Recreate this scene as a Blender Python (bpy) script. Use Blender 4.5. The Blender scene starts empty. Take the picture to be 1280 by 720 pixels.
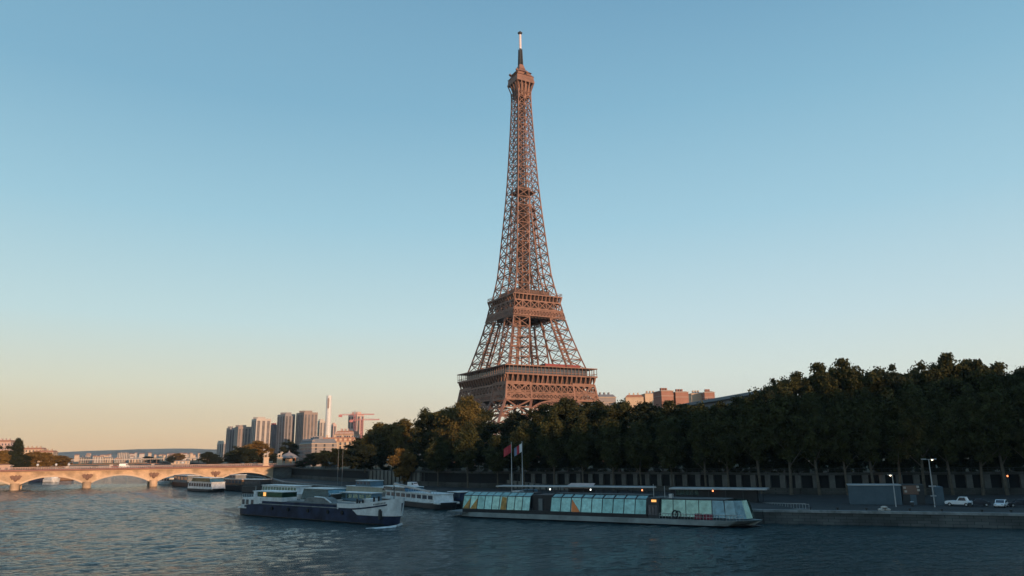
import bpy, math, random
import numpy as np
from mathutils import Vector, Matrix
R = math.radians
sc = bpy.context.scene
col = sc.collection

# ------------------------------------------------------------------ camera, sky, sun, exposure
CAM_H, PITCH, ROLL, FPX = 14.5, R(12.70), R(-0.71), 920.5
cam_d = bpy.data.cameras.new('camera'); cam = bpy.data.objects.new('camera', cam_d); col.objects.link(cam)
cam_d.sensor_width = 36; cam_d.lens = FPX / 1280 * 36; cam_d.clip_end = 30000; cam_d.clip_start = 0.5
cam.matrix_world = Matrix.Translation((0, 0, CAM_H)) @ Matrix.Rotation(R(90) + PITCH, 4, 'X') @ Matrix.Rotation(ROLL, 4, 'Z')
sc.camera = cam
SUN_DIR = Vector((0.62, -0.785, 0)).normalized(); SUN_EL = R(7.0)
SUN_VEC = Vector((SUN_DIR.x * math.cos(SUN_EL), SUN_DIR.y * math.cos(SUN_EL), math.sin(SUN_EL)))
w = bpy.data.worlds.new('World'); sc.world = w; w.use_nodes = True
N, L = w.node_tree.nodes, w.node_tree.links
bg = N['Background']; bg.inputs['Strength'].default_value = 0.1
sky = N.new('ShaderNodeTexSky'); sky.sky_type = 'NISHITA'; sky.sun_disc = False
sky.sun_elevation = SUN_EL; sky.sun_rotation = math.atan2(SUN_DIR.x, SUN_DIR.y)
tc = N.new('ShaderNodeTexCoord'); sep = N.new('ShaderNodeSeparateXYZ'); L.new(tc.outputs['Generated'], sep.inputs[0])
def lin(c):
    return tuple((v / 255 / 12.92 if v / 255 <= 0.04045 else ((v / 255 + 0.055) / 1.055) ** 2.4) for v in c) + (1,)
def ramp(nt, stops, fac):
    r = nt.nodes.new('ShaderNodeValToRGB'); e = r.color_ramp.elements
    while len(e) < len(stops): e.new(0.5)
    for i, (p, c) in enumerate(stops): e[i].position = p; e[i].color = c
    nt.links.new(fac, r.inputs[0]); return r
COOL = [(0.0, lin((216, 214, 206))), (0.10, lin((210, 223, 218))), (0.17, lin((192, 217, 224))), (0.30, lin((158, 200, 218))),
        (0.44, lin((130, 179, 204))), (0.60, lin((102, 151, 184))), (1.0, lin((80, 122, 160)))]
WARM = [(0.0, lin((230, 188, 142))), (0.035, lin((228, 203, 164))), (0.09, lin((214, 214, 194))), (0.17, lin((188, 214, 217))),
        (0.30, lin((153, 196, 213))), (0.44, lin((123, 172, 198))), (1.0, lin((76, 116, 152)))]
rc = ramp(w.node_tree, COOL, sep.outputs['Z']); rw = ramp(w.node_tree, WARM, sep.outputs['Z'])
dot = N.new('ShaderNodeVectorMath'); dot.operation = 'DOT_PRODUCT'; dot.inputs[1].default_value = (-0.80, 0.60, 0)
L.new(tc.outputs['Generated'], dot.inputs[0])
mr = N.new('ShaderNodeMapRange'); mr.inputs[1].default_value = 0.20; mr.inputs[2].default_value = 0.95; mr.interpolation_type = 'SMOOTHSTEP'
L.new(dot.outputs['Value'], mr.inputs[0])
def mixrgb(nt, fac, a, b, mode='MIX'):
    m = nt.nodes.new('ShaderNodeMix'); m.data_type = 'RGBA'; m.blend_type = mode
    for s, v in ((m.inputs[0], fac), (m.inputs[6], a), (m.inputs[7], b)):
        if hasattr(v, 'is_output'): nt.links.new(v, s)
        else: s.default_value = v
    return m.outputs[2]
grad = mixrgb(w.node_tree, mr.outputs[0], rc.outputs[0], rw.outputs[0])
vs = N.new('ShaderNodeVectorMath'); vs.operation = 'SCALE'; vs.inputs['Scale'].default_value = 11.6
L.new(grad, vs.inputs[0])
L.new(mixrgb(w.node_tree, 0.88, sky.outputs[0], vs.outputs[0]), bg.inputs['Color'])
sun_d = bpy.data.lights.new('sun', 'SUN'); sun = bpy.data.objects.new('sun', sun_d); col.objects.link(sun)
sun_d.energy = 5.0; sun_d.angle = R(0.6); sun_d.color = (1.0, 0.60, 0.35)
sun.rotation_euler = SUN_VEC.to_track_quat('Z', 'Y').to_euler()
sc.view_settings.view_transform = 'Standard'; sc.view_settings.look = 'None'
sc.view_settings.exposure = 0.0; sc.view_settings.gamma = 1.0
sc.cycles.max_bounces = 5; sc.cycles.volume_bounces = 0; sc.cycles.transparent_max_bounces = 8
sc.cycles.caustics_reflective = False; sc.cycles.caustics_refractive = False

# ------------------------------------------------------------------ survey helpers (pixel of the photo -> point on a plane)
def ray(px, py):
    x, y = px - 640, py - 360; c, s = math.cos(ROLL), math.sin(ROLL)
    X = c * x + s * y; Y = -s * x + c * y
    return (X, FPX * math.cos(PITCH) + Y * math.sin(PITCH), FPX * math.sin(PITCH) - Y * math.cos(PITCH))
def onz(px, py, z=0.0):
    r = ray(px, py); t = (z - CAM_H) / r[2]; return Vector((r[0] * t, r[1] * t, z))
def ony(px, py, Y):
    r = ray(px, py); t = Y / r[1]; return Vector((r[0] * t, Y, CAM_H + r[2] * t))
def px_of(x, y, z):
    z -= CAM_H
    d = y * math.cos(PITCH) + z * math.sin(PITCH); u = -y * math.sin(PITCH) + z * math.cos(PITCH)
    X = FPX * x / d; Y = -FPX * u / d; c, s = math.cos(ROLL), math.sin(ROLL)
    return 640 + c * X - s * Y, 360 + s * X + c * Y

# ------------------------------------------------------------------ materials
def mat(name, c, rough=0.7, metal=0.0, var=0.18, scale=0.6, bump=0.0, spec=0.4, tint=None):
    m = bpy.data.materials.new(name); m.use_nodes = True; nt = m.node_tree; p = nt.nodes['Principled BSDF']
    p.inputs['Roughness'].default_value = rough; p.inputs['Metallic'].default_value = metal
    p.inputs['Specular IOR Level'].default_value = spec
    t = nt.nodes.new('ShaderNodeTexCoord'); n = nt.nodes.new('ShaderNodeTexNoise')
    n.inputs['Scale'].default_value = scale; n.inputs['Detail'].default_value = 5; n.inputs['Roughness'].default_value = 0.65
    nt.links.new(t.outputs['Object'], n.inputs['Vector'])
    a = tuple(v * (1 - var) for v in c) + (1,); b = tuple(min(1, v * (1 + var)) for v in (tint or c)) + (1,)
    r = ramp(nt, [(0.32, a), (0.68, b)], n.outputs['Fac'])
    nt.links.new(r.outputs[0], p.inputs['Base Color'])
    if bump:
        bp = nt.nodes.new('ShaderNodeBump'); bp.inputs['Strength'].default_value = bump; bp.inputs['Distance'].default_value = 0.3
        nt.links.new(n.outputs['Fac'], bp.inputs['Height']); nt.links.new(bp.outputs[0], p.inputs['Normal'])
    return m
def brick(name, c1, c2, mortar, bw, bh, rough=0.85, var_scale=0.15):
    m = mat(name, c1, rough); nt = m.node_tree; p = nt.nodes['Principled BSDF']
    t = nt.nodes.new('ShaderNodeTexCoord'); s = nt.nodes.new('ShaderNodeSeparateXYZ'); nt.links.new(t.outputs['Object'], s.inputs[0])
    ad = nt.nodes.new('ShaderNodeMath'); ad.operation = 'ADD'; nt.links.new(s.outputs[0], ad.inputs[0]); nt.links.new(s.outputs[1], ad.inputs[1])
    cb = nt.nodes.new('ShaderNodeCombineXYZ'); nt.links.new(ad.outputs[0], cb.inputs[0]); nt.links.new(s.outputs[2], cb.inputs[1])
    b = nt.nodes.new('ShaderNodeTexBrick'); b.inputs['Scale'].default_value = 1; b.inputs['Brick Width'].default_value = bw; b.inputs['Row Height'].default_value = bh
    b.inputs['Mortar Size'].default_value = 0.03; b.inputs['Color1'].default_value = c1 + (1,); b.inputs['Color2'].default_value = c2 + (1,); b.inputs['Mortar'].default_value = mortar + (1,)
    nt.links.new(cb.outputs[0], b.inputs['Vector'])
    n = nt.nodes.new('ShaderNodeTexNoise'); n.inputs['Scale'].default_value = var_scale; n.inputs['Detail'].default_value = 6; nt.links.new(t.outputs['Object'], n.inputs['Vector'])
    r = ramp(nt, [(0.36, (0.42, 0.42, 0.42, 1)), (0.60, (1.12, 1.1, 1.08, 1))], n.outputs['Fac'])
    nt.links.new(mixrgb(nt, 0.8, b.outputs['Color'], r.outputs[0], 'MULTIPLY'), p.inputs['Base Color'])
    return m
def glass(name, c, rough=0.06, metal=0.85):
    m = mat(name, c, rough, metal, var=0.30, scale=0.9, spec=0.8, bump=0.05); return m
def emis(name, c, s):
    m = bpy.data.materials.new(name); m.use_nodes = True; p = m.node_tree.nodes['Principled BSDF']
    p.inputs['Base Color'].default_value = c + (1,); p.inputs['Emission Color'].default_value = c + (1,); p.inputs['Emission Strength'].default_value = s
    return m
M = dict(
    iron=mat('iron paint', (0.215, 0.112, 0.080), 0.6, 0, 0.3, 0.12),
    irondark=mat('dark brown paint and shade', (0.07, 0.045, 0.04), 0.7, 0, 0.2, 0.1),  # brown of decks and core, also painted shade behind lattice and brackets
    red=mat('red panel', (0.20, 0.035, 0.035), 0.6), mast=mat('mast skin', (0.72, 0.62, 0.62), 0.5), dark=mat('dark metal', (0.035, 0.038, 0.042), 0.6),
    bridge=brick('bridge stone', (0.62, 0.46, 0.31), (0.54, 0.39, 0.26), (0.38, 0.28, 0.19), 1.6, 0.7),
    relief=mat('bronze relief', (0.20, 0.12, 0.09), 0.8), fascia=mat('walkway steel', (0.26, 0.13, 0.11), 0.7), rail=mat('bridge railing', (0.42, 0.30, 0.26), 0.7),
    pilstone=mat('pilaster stone', (0.11, 0.108, 0.10), 0.9, 0, 0.35, 0.4), quay=brick('quay stone', (0.13, 0.14, 0.14), (0.085, 0.09, 0.09), (0.04, 0.045, 0.045), 1.3, 0.55),
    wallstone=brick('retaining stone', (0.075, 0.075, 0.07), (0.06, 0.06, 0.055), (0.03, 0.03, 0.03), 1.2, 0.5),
    coping=mat('coping stone', (0.22, 0.23, 0.23), 0.8, 0, 0.4, 0.5), asphalt=mat('asphalt', (0.024, 0.026, 0.028), 0.9, 0, 0.35, 0.25),
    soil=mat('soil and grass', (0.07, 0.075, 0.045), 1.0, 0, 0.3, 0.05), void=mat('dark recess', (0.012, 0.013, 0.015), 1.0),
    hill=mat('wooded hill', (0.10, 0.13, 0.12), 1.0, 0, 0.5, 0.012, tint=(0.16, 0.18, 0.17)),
    white=mat('white boat paint', (0.62, 0.64, 0.64), 0.45, 0, 0.22, 0.7), greyhull=mat('pale grey hull', (0.24, 0.27, 0.27), 0.5, 0, 0.3, 0.25),
    navy=mat('navy hull paint', (0.009, 0.016, 0.038), 0.6, 0, 0.4, 0.3, spec=0.2, tint=(0.018, 0.028, 0.062)), black=mat('black hull paint', (0.016, 0.018, 0.022), 0.5, 0, 0.3, 0.4),
    boatgrey=mat('weathered deck', (0.16, 0.17, 0.17), 0.8, 0, 0.3, 0.6), wood=mat('varnished wood', (0.16, 0.09, 0.05), 0.6), sand=mat('beige tarpaulin', (0.40, 0.37, 0.29), 0.9, 0, 0.2, 0.6),
    teal=glass('teal reflective glass', (0.27, 0.40, 0.365), 0.12), dteal=glass('darker teal glass', (0.17, 0.28, 0.265), 0.15), teal2=glass('deep blue glass', (0.10, 0.18, 0.23), 0.15), green=glass('green tinted glass', (0.04, 0.12, 0.095), 0.2),  # dteal is a darker teal for lounge panes and restaurant boat cabin
    amber=mat('amber painted reflection', (0.42, 0.22, 0.05), 0.5, 0, 0.5, 0.9), orange=mat('orange paint and reflection', (0.75, 0.20, 0.05), 0.5), crimson=mat('crimson vinyl', (0.20, 0.012, 0.035), 0.6),  # amber and orange serve the painted pane reflections, orange also carousel posts
    winglass=glass('window glass', (0.08, 0.09, 0.11), 0.15, 0.3), steel=mat('galvanised steel', (0.42, 0.45, 0.47), 0.45, 0.5),
    cream=mat('cream limestone', (0.56, 0.43, 0.31), 0.85, 0, 0.1, 0.1), zinc=mat('zinc roof', (0.16, 0.18, 0.21), 0.6, 0, 0.15, 0.2), redbrick=mat('red brick block', (0.33, 0.17, 0.13), 0.9, 0, 0.12, 0.2),
    tile=mat('clay roof tile', (0.34, 0.17, 0.11), 0.9), conc=mat('pale concrete', (0.50, 0.45, 0.40), 0.9, 0, 0.08, 0.05), conc2=mat('grey concrete', (0.27, 0.25, 0.25), 0.9, 0, 0.08, 0.05),
    brown=mat('brown cladding', (0.30, 0.24, 0.21), 0.9, 0, 0.08, 0.05), darkclad=mat('dark blue cladding', (0.06, 0.065, 0.09), 0.6, 0, 0.1, 0.05),
    strip=brick('ribbon glazing', (0.05, 0.055, 0.075), (0.09, 0.09, 0.11), (0.30, 0.26, 0.24), 7.0, 6.0, 0.5), pink=mat('pink painted concrete', (0.52, 0.38, 0.34), 0.8), crane=mat('crane red', (0.50, 0.20, 0.19), 0.6),
    shed=mat('blue grey sheet metal', (0.075, 0.115, 0.145), 0.6, 0, 0.12, 0.5), carpaint=mat('white car paint', (0.80, 0.82, 0.84), 0.25, 0, 0.03, 1), tyre=mat('tyre rubber', (0.02, 0.02, 0.02), 0.9),
    darkcar=mat('dark car paint', (0.03, 0.035, 0.045), 0.3), bluepaint=mat('blue awning', (0.09, 0.16, 0.21), 0.7, 0, 0.25, 0.4), redflag=mat('red flag cloth', (0.45, 0.05, 0.06), 0.9), whiteflag=mat('white flag cloth', (0.75, 0.75, 0.75), 0.9),
    blueflag=mat('blue flag cloth', (0.15, 0.2, 0.30), 0.9), bark=mat('bark', (0.10, 0.085, 0.065), 0.95, 0, 0.35, 0.8, bump=0.4),
    lamp=emis('warm lamp glow', (1.0, 0.80, 0.50), 6.0), lampred=emis('orange signal glow', (1.0, 0.28, 0.10), 3.0), lampsign=emis('lit sign', (1.0, 0.45, 0.12), 1.2), lampwhite=emis('white lamp glow', (0.95, 0.95, 0.85), 3.0),
)
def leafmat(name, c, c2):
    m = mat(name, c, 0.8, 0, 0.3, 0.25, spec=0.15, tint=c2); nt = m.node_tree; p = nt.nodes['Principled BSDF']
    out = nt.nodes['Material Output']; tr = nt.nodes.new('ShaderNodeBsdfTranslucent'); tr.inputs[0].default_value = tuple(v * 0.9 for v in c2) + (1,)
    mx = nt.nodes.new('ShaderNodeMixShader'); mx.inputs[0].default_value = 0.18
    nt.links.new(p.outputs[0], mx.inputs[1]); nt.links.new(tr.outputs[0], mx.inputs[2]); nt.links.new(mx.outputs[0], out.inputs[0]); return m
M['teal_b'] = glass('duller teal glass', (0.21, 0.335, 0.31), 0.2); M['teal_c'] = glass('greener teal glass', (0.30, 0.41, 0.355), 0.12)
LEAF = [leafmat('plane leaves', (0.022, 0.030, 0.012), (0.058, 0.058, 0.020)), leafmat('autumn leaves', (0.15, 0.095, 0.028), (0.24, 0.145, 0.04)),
        leafmat('pale willow leaves', (0.038, 0.045, 0.018), (0.068, 0.070, 0.024)), leafmat('dark evergreen leaves', (0.016, 0.026, 0.014), (0.034, 0.040, 0.018)), leafmat('sun-painted plane leaves', (0.065, 0.058, 0.020), (0.15, 0.115, 0.035))]  # last one: plane leaves with golden sunlight put into the colour

# ------------------------------------------------------------------ mesh builder and scene tree
class MB:
    def __init__(s): s.v = []; s.f = []
    def box(s, x0, x1, y0, y1, z0, z1):
        n = len(s.v); s.v += [(x, y, z) for z in (z0, z1) for x, y in ((x0, y0), (x1, y0), (x1, y1), (x0, y1))]
        s.f += [tuple(n + i for i in q) for q in ((0, 3, 2, 1), (4, 5, 6, 7), (0, 1, 5, 4), (1, 2, 6, 5), (2, 3, 7, 6), (3, 0, 4, 7))]; return s
    def beam(s, p, q, w, h=None):
        p, q = Vector(p), Vector(q); h = h or w; d = q - p
        if d.length < 1e-6: return s
        d.normalize(); up = Vector((0, 0, 1)) if abs(d.z) < 0.95 else Vector((1, 0, 0))
        a = d.cross(up).normalized() * (w / 2); b = a.cross(d).normalized() * (h / 2); n = len(s.v)
        for c in (p, q): s.v += [tuple(c - a - b), tuple(c + a - b), tuple(c + a + b), tuple(c - a + b)]
        s.f += [tuple(n + i for i in k) for k in ((0, 3, 2, 1), (4, 5, 6, 7), (0, 1, 5, 4), (1, 2, 6, 5), (2, 3, 7, 6), (3, 0, 4, 7))]; return s
    def poly(s, pts):
        n = len(s.v); s.v += [tuple(p) for p in pts]; s.f.append(tuple(range(n, n + len(pts)))); return s
    def prism(s, pts, z0, z1):
        n = len(s.v); k = len(pts)
        A = sum(pts[i][0] * pts[(i + 1) % k][1] - pts[(i + 1) % k][0] * pts[i][1] for i in range(k))
        if A < 0: pts = pts[::-1]
        s.v += [(p[0], p[1], z0) for p in pts] + [(p[0], p[1], z1) for p in pts]
        s.f.append(tuple(n + k - 1 - i for i in range(k))); s.f.append(tuple(n + k + i for i in range(k)))
        s.f += [(n + i, n + (i + 1) % k, n + k + (i + 1) % k, n + k + i) for i in range(k)]; return s
    def wedge(s, prof, y0, y1):      # profile in x,z extruded along y
        n = len(s.v); k = len(prof)
        s.v += [(p[0], y0, p[1]) for p in prof] + [(p[0], y1, p[1]) for p in prof]
        s.f.append(tuple(n + i for i in range(k))); s.f.append(tuple(n + 2 * k - 1 - i for i in range(k)))
        s.f += [(n + i, n + k + i, n + k + (i + 1) % k, n + (i + 1) % k) for i in range(k)]; return s
    def tube(s, p, q, r0, r1=None, n=8, cap=True):
        r1 = r0 if r1 is None else r1; p, q = Vector(p), Vector(q); d = (q - p).normalized()
        up = Vector((0, 0, 1)) if abs(d.z) < 0.95 else Vector((1, 0, 0)); a = d.cross(up).normalized(); b = a.cross(d); m = len(s.v)
        for c, r in ((p, r0), (q, r1)):
            for i in range(n): t = 2 * math.pi * i / n; s.v.append(tuple(c + a * (r * math.cos(t)) + b * (r * math.sin(t))))
        s.f += [(m + i, m + (i + 1) % n, m + n + (i + 1) % n, m + n + i) for i in range(n)]
        if cap: s.f.append(tuple(m + n - 1 - i for i in range(n))); s.f.append(tuple(m + n + i for i in range(n)))
        return s
    def lathe(s, prof, cx=0, cy=0, n=12):
        m = len(s.v)
        for r, z in prof: s.v += [(cx + r * math.cos(2 * math.pi * i / n), cy + r * math.sin(2 * math.pi * i / n), z) for i in range(n)]
        for j in range(len(prof) - 1): s.f += [(m + j * n + i, m + j * n + (i + 1) % n, m + (j + 1) * n + (i + 1) % n, m + (j + 1) * n + i) for i in range(n)]
        s.f.append(tuple(m + n - 1 - i for i in range(n))); s.f.append(tuple(m + (len(prof) - 1) * n + i for i in range(n))); return s
    def mesh(s, name, m):
        me = bpy.data.meshes.new(name); me.from_pydata(s.v, [], s.f); me.materials.append(m); me.update(); return me
    def build(s, name, m, parent=None, loc=None, rz=0):
        o = bpy.data.objects.new(name, s.mesh(name, m)); col.objects.link(o)
        if parent: o.parent = parent
        if loc is not None: o.location = loc
        o.rotation_euler.z = rz; return o
def bevel(o, wd, seg=2):
    b = o.modifiers.new('bevel', 'BEVEL'); b.width = wd; b.segments = seg; b.limit_method = 'ANGLE'; return o
def tag(o, label=None, cat=None, group=None, kind=None):
    for k, v in (('label', label), ('category', cat), ('group', group), ('kind', kind)):
        if v: o[k] = v
    return o
def thing(name, label, cat, loc=(0, 0, 0), rz=0, group=None):
    o = bpy.data.objects.new(name, None); col.objects.link(o); o.location = loc; o.rotation_euler.z = rz; o.empty_display_size = 1
    return tag(o, label, cat, group)
def struct(name, mb, m, **k): return tag(mb.build(name, m, **k), kind='structure')
KIDS = {}
def copy_tree(o, parent=None):
    c = o.copy(); col.objects.link(c)
    if parent: c.parent = parent
    for ch in [x for x in o.children]: copy_tree(ch, c)
    return c
def inst(me, name, parent=None, loc=(0, 0, 0), rz=0, sc_=None):
    o = bpy.data.objects.new(name, me); col.objects.link(o); o.location = loc; o.rotation_euler.z = rz
    if parent: o.parent = parent
    if sc_: o.scale = sc_
    return o
def lerp(a, b, t): return a + (b - a) * t
def interp(tab, x):
    if x <= tab[0][0]: return tab[0][1]
    for (a, b), (c, d) in zip(tab, tab[1:]):
        if x <= c: return b + (d - b) * (x - a) / (c - a)
    return tab[-1][1]

# ------------------------------------------------------------------ river, banks, hills
BA = Vector((0.873, 0.485, 0)); BB = Vector((-0.485, 0.873, 0))      # bridge axis, downstream
def water_mat():
    m = bpy.data.materials.new('river water'); m.use_nodes = True; nt = m.node_tree; p = nt.nodes['Principled BSDF']
    p.inputs['Base Color'].default_value = (0.004, 0.030, 0.036, 1); p.inputs['Roughness'].default_value = 0.06; p.inputs['IOR'].default_value = 1.33
    t = nt.nodes.new('ShaderNodeTexCoord'); mp = nt.nodes.new('ShaderNodeMapping'); mp.inputs['Rotation'].default_value[2] = R(-12); mp.inputs['Scale'].default_value = (0.55, 1.0, 1.0)
    nt.links.new(t.outputs['Object'], mp.inputs[0])
    def noise(scale, det, src=mp.outputs[0]):
        n = nt.nodes.new('ShaderNodeTexNoise'); n.inputs['Scale'].default_value = scale; n.inputs['Detail'].default_value = det; n.inputs['Roughness'].default_value = 0.6
        nt.links.new(src, n.inputs['Vector']); return n.outputs['Fac']
    big = noise(0.035, 3); r = ramp(nt, [(0.35, (0.6, 0.6, 0.6, 1)), (0.65, (1, 1, 1, 1))], big)
    b1 = nt.nodes.new('ShaderNodeBump'); b1.inputs['Distance'].default_value = 1.0; nt.links.new(r.outputs[0], b1.inputs['Strength']); nt.links.new(noise(1.5, 6), b1.inputs['Height'])
    b2 = nt.nodes.new('ShaderNodeBump'); b2.inputs['Distance'].default_value = 1.2; b2.inputs['Strength'].default_value = 0.5; nt.links.new(noise(0.13, 3), b2.inputs['Height'])
    nt.links.new(b2.outputs[0], b1.inputs['Normal']); nt.links.new(b1.outputs[0], p.inputs['Normal']); return m
def river_mesh():
    X0, X1, Y0, Y1, st = -310.0, 130.0, 70.0, 460.0, 0.55
    nx, ny = int((X1 - X0) / st), int((Y1 - Y0) / st); xs, ys = np.linspace(X0, X1, nx + 1), np.linspace(Y0, Y1, ny + 1); X_, Y_ = np.meshgrid(xs, ys)
    rng = np.random.default_rng(4); Z = np.zeros_like(X_); wind = math.atan2(-0.87, 0.48)
    env = sum(np.sin(X_ * math.cos(a) * k + Y_ * math.sin(a) * k + p) for a, k, p in zip(rng.uniform(0, 6.28, 6), rng.uniform(.02, .09, 6), rng.uniform(0, 6.28, 6)))
    env = np.clip(.78 + .2 * env, .35, 1.3)
    for _ in range(64):
        lam = 1.6 * (7 / 1.6) ** (rng.random() ** 1.3); a = wind + rng.normal(0, .75); k = 2 * math.pi / lam
        Z += .0037 * lam ** .8 * np.sin(k * (X_ * math.cos(a) + Y_ * math.sin(a)) + rng.uniform(0, 6.28) + .8 * np.sin(X_ * .05 * rng.random() + Y_ * .06 * rng.random()))
    fade = np.clip(np.minimum(np.minimum(X_ - X0, X1 - X_), np.minimum(Y_ - Y0, Y1 - Y_)) / 20, 0, 1); Z *= env * fade
    V = np.stack([X_, Y_, Z], -1).reshape(-1, 3); V[:, 2] -= 0.0
    ii = np.arange(nx)[None, :] + (nx + 1) * np.arange(ny)[:, None]; F = np.stack([ii, ii + 1, ii + nx + 2, ii + nx + 1], -1).reshape(-1, 4)
    out = [(-3000, -800), (1200, -800), (1200, 2600), (-3000, 2600)]; inn = [(X0, Y0), (X1, Y0), (X1, Y1), (X0, Y1)]; b = len(V)
    V = np.concatenate([V, np.array([(x, y, 0) for x, y in out])]); me = bpy.data.meshes.new('water')
    ic = [0, nx, (ny + 1) * (nx + 1) - 1, ny * (nx + 1)]; F = np.concatenate([F, np.array([(b + i, b + (i + 1) % 4, ic[(i + 1) % 4], ic[i]) for i in range(4)])])
    n = len(F); me.vertices.add(len(V)); me.vertices.foreach_set('co', V.ravel()); me.loops.add(n * 4); me.polygons.add(n)
    me.loops.foreach_set('vertex_index', F.ravel()); me.polygons.foreach_set('loop_start', np.arange(n) * 4); me.polygons.foreach_set('use_smooth', np.ones(n, bool)); me.materials.append(water_mat()); me.update(); return me
tag(inst_w := bpy.data.objects.new('water', river_mesh()), kind='structure'); col.objects.link(inst_w)
QE = [(700, -90), (400, 20), (180, 108), (97, 140), (75, 149), (51, 158), (12, 190), (-22, 225), (-62, 290), (-112, 370), (-142, 443), (-265, 660), (-420, 960), (-640, 1350), (-900, 1800)]
WL = [(700, 60), (420, 120), (200, 182), (134, 201), (80, 214), (26, 256), (-12, 279), (-48, 318), (-96, 390), (-135, 452), (-250, 665), (-405, 968), (-622, 1360), (-880, 1815)]
q = MB().prism([(x, y) for x, y in QE] + [(x + 8, y + 3) for x, y in WL[::-1]], -2.5, 2.5)
struct('lower_quay', q, M['asphalt'])
cp = MB()
for a, b in zip(QE, QE[1:]):
    d = Vector((b[0] - a[0], b[1] - a[1], 0)).normalized(); n = Vector((d.y, -d.x, 0))
    if n.y > 0: n = -n
    A, B = Vector((*a, 2.5)), Vector((*b, 2.5)); cp.beam(A + n * 0.0 - d * .1, B + n * 0.0, 1.1, 0.5)
struct('quay_edge', cp, M['coping'])
qw = MB()
for a, b in zip(QE, QE[1:]):
    A, B = Vector((*a, 0)), Vector((*b, 0)); d = (B - A).normalized(); n = Vector((d.y, -d.x, 0)); n = -n if n.y > 0 else n
    qw.beam(A + Vector((0, 0, 0)) + n * 0.08, B + n * 0.08, 0.5, 4.5)
struct('quay_wall', qw, M['quay'])
up = MB().prism(WL + [(-880, 6000), (2200, 6000), (2200, 60)], -2, 7.9)
struct('upper_bank', up, M['soil'])
rd = MB(); PI2 = [(x + 3.5 * .45, y + 3.5) for x, y in WL]; PO = [(x + 16 * .45, y + 16) for x, y in WL]
for i in range(len(WL) - 1): rd.poly([(*PI2[i], 8.0), (*PO[i], 8.0), (*PO[i + 1], 8.0), (*PI2[i + 1], 8.0)])
struct('road', rd, M['asphalt'])
RB = [(-278, 367), (-400, 590), (-560, 880), (-780, 1270), (-1050, 1750)]
struct('far_bank', MB().prism([(-330, 190), (-285, 340)] + RB + [(-5500, 6000), (-5500, -300), (-600, -300)], -2, 7.0), M['soil'])
struct('distant_ground', MB().prism([(-1050, 1750), (-880, 1815), (-700, 6000), (-5400, 6000)], -2, 5.0), M['soil'])
def hill(name, x0, x1, Y, dy, tops, seed):
    rnd = random.Random(seed); m = MB(); nx, ny = 60, 12
    for j in range(ny + 1):
        for i in range(nx + 1):
            x = lerp(x0, x1, i / nx); v = j / ny; z = interp(tops, x) * math.sin(math.pi * v) ** 0.8 + rnd.uniform(-3, 3) * math.sin(math.pi * v)
            m.v.append((x, Y + (v - .5) * dy * 2, 4 + z))
    for j in range(ny):
        for i in range(nx): a = j * (nx + 1) + i; m.f.append((a, a + 1, a + nx + 2, a + nx + 1))
    return struct(name, m, M['hill'])
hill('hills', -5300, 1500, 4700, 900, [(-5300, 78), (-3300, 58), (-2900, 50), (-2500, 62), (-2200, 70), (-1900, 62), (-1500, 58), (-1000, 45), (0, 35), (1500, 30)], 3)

# ------------------------------------------------------------------ the iron lattice tower
TY, TW = R(29.36), (8.59, 509.0, 7.0)
tower = thing('lattice_tower', 'tall reddish brown iron lattice tower rising above the trees, lit from the right', 'tower', TW, TY)
WO = [(0, 62.4), (15, 53.5), (30, 44), (38, 37.5), (41, 35.2), (46, 34.2), (52, 33.4), (57.6, 31.5), (64, 29.6), (69, 28.0), (89, 22.3), (100, 19.8), (108, 18.2), (116, 16.4), (129, 14.1), (144, 12.7), (168, 10.7), (184, 9.4), (200, 8.3), (219, 7.3), (240, 6.3), (262, 5.4), (280, 5.2)]
LW = [(0, 25), (52, 17), (64, 15), (89, 13.0), (100, 12), (118, 10.4), (144, 9.9), (168, 9.3), (186, 9.2)]
def W(z): return interp(WO, z)
def Gi(z): return max(W(z) - interp(LW, z), 0.0)
def xface(mb, z0, z1, A0, B0, A1, B1, t, horiz=True, inner=False):
    mb.beam(A0, B1, t); mb.beam(B0, A1, t)
    if horiz: mb.beam(A1, B1, t * 1.1)
    if inner:
        c = (A0 + B0 + A1 + B1) / 4; mb.beam((A0 + A1) / 2, (B0 + B1) / 2, t * .7)
def leg_mb(sx, sy, levels, tc_, tb, fine=True):
    m = MB()
    def corner(z, i):
        o, g = W(z), Gi(z); x, y = ((o, o), (g, o), (g, g), (o, g))[i]
        return Vector((sx * x, sy * y, z))
    for z0, z1 in zip(levels, levels[1:]):
        for i in range(4):
            m.beam(corner(z0, i), corner(z1, i), tc_)
            j = (i + 1) % 4; A0, B0, A1, B1 = corner(z0, i), corner(z0, j), corner(z1, i), corner(z1, j)
            xface(m, z0, z1, A0, B0, A1, B1, tb if i in (0, 3) else tb * 0.8, True, fine)
        m.beam(corner(z0, 0), corner(z0, 2), tb * .7); m.beam(corner(z0, 1), corner(z0, 3), tb * .7)
    return m
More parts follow.
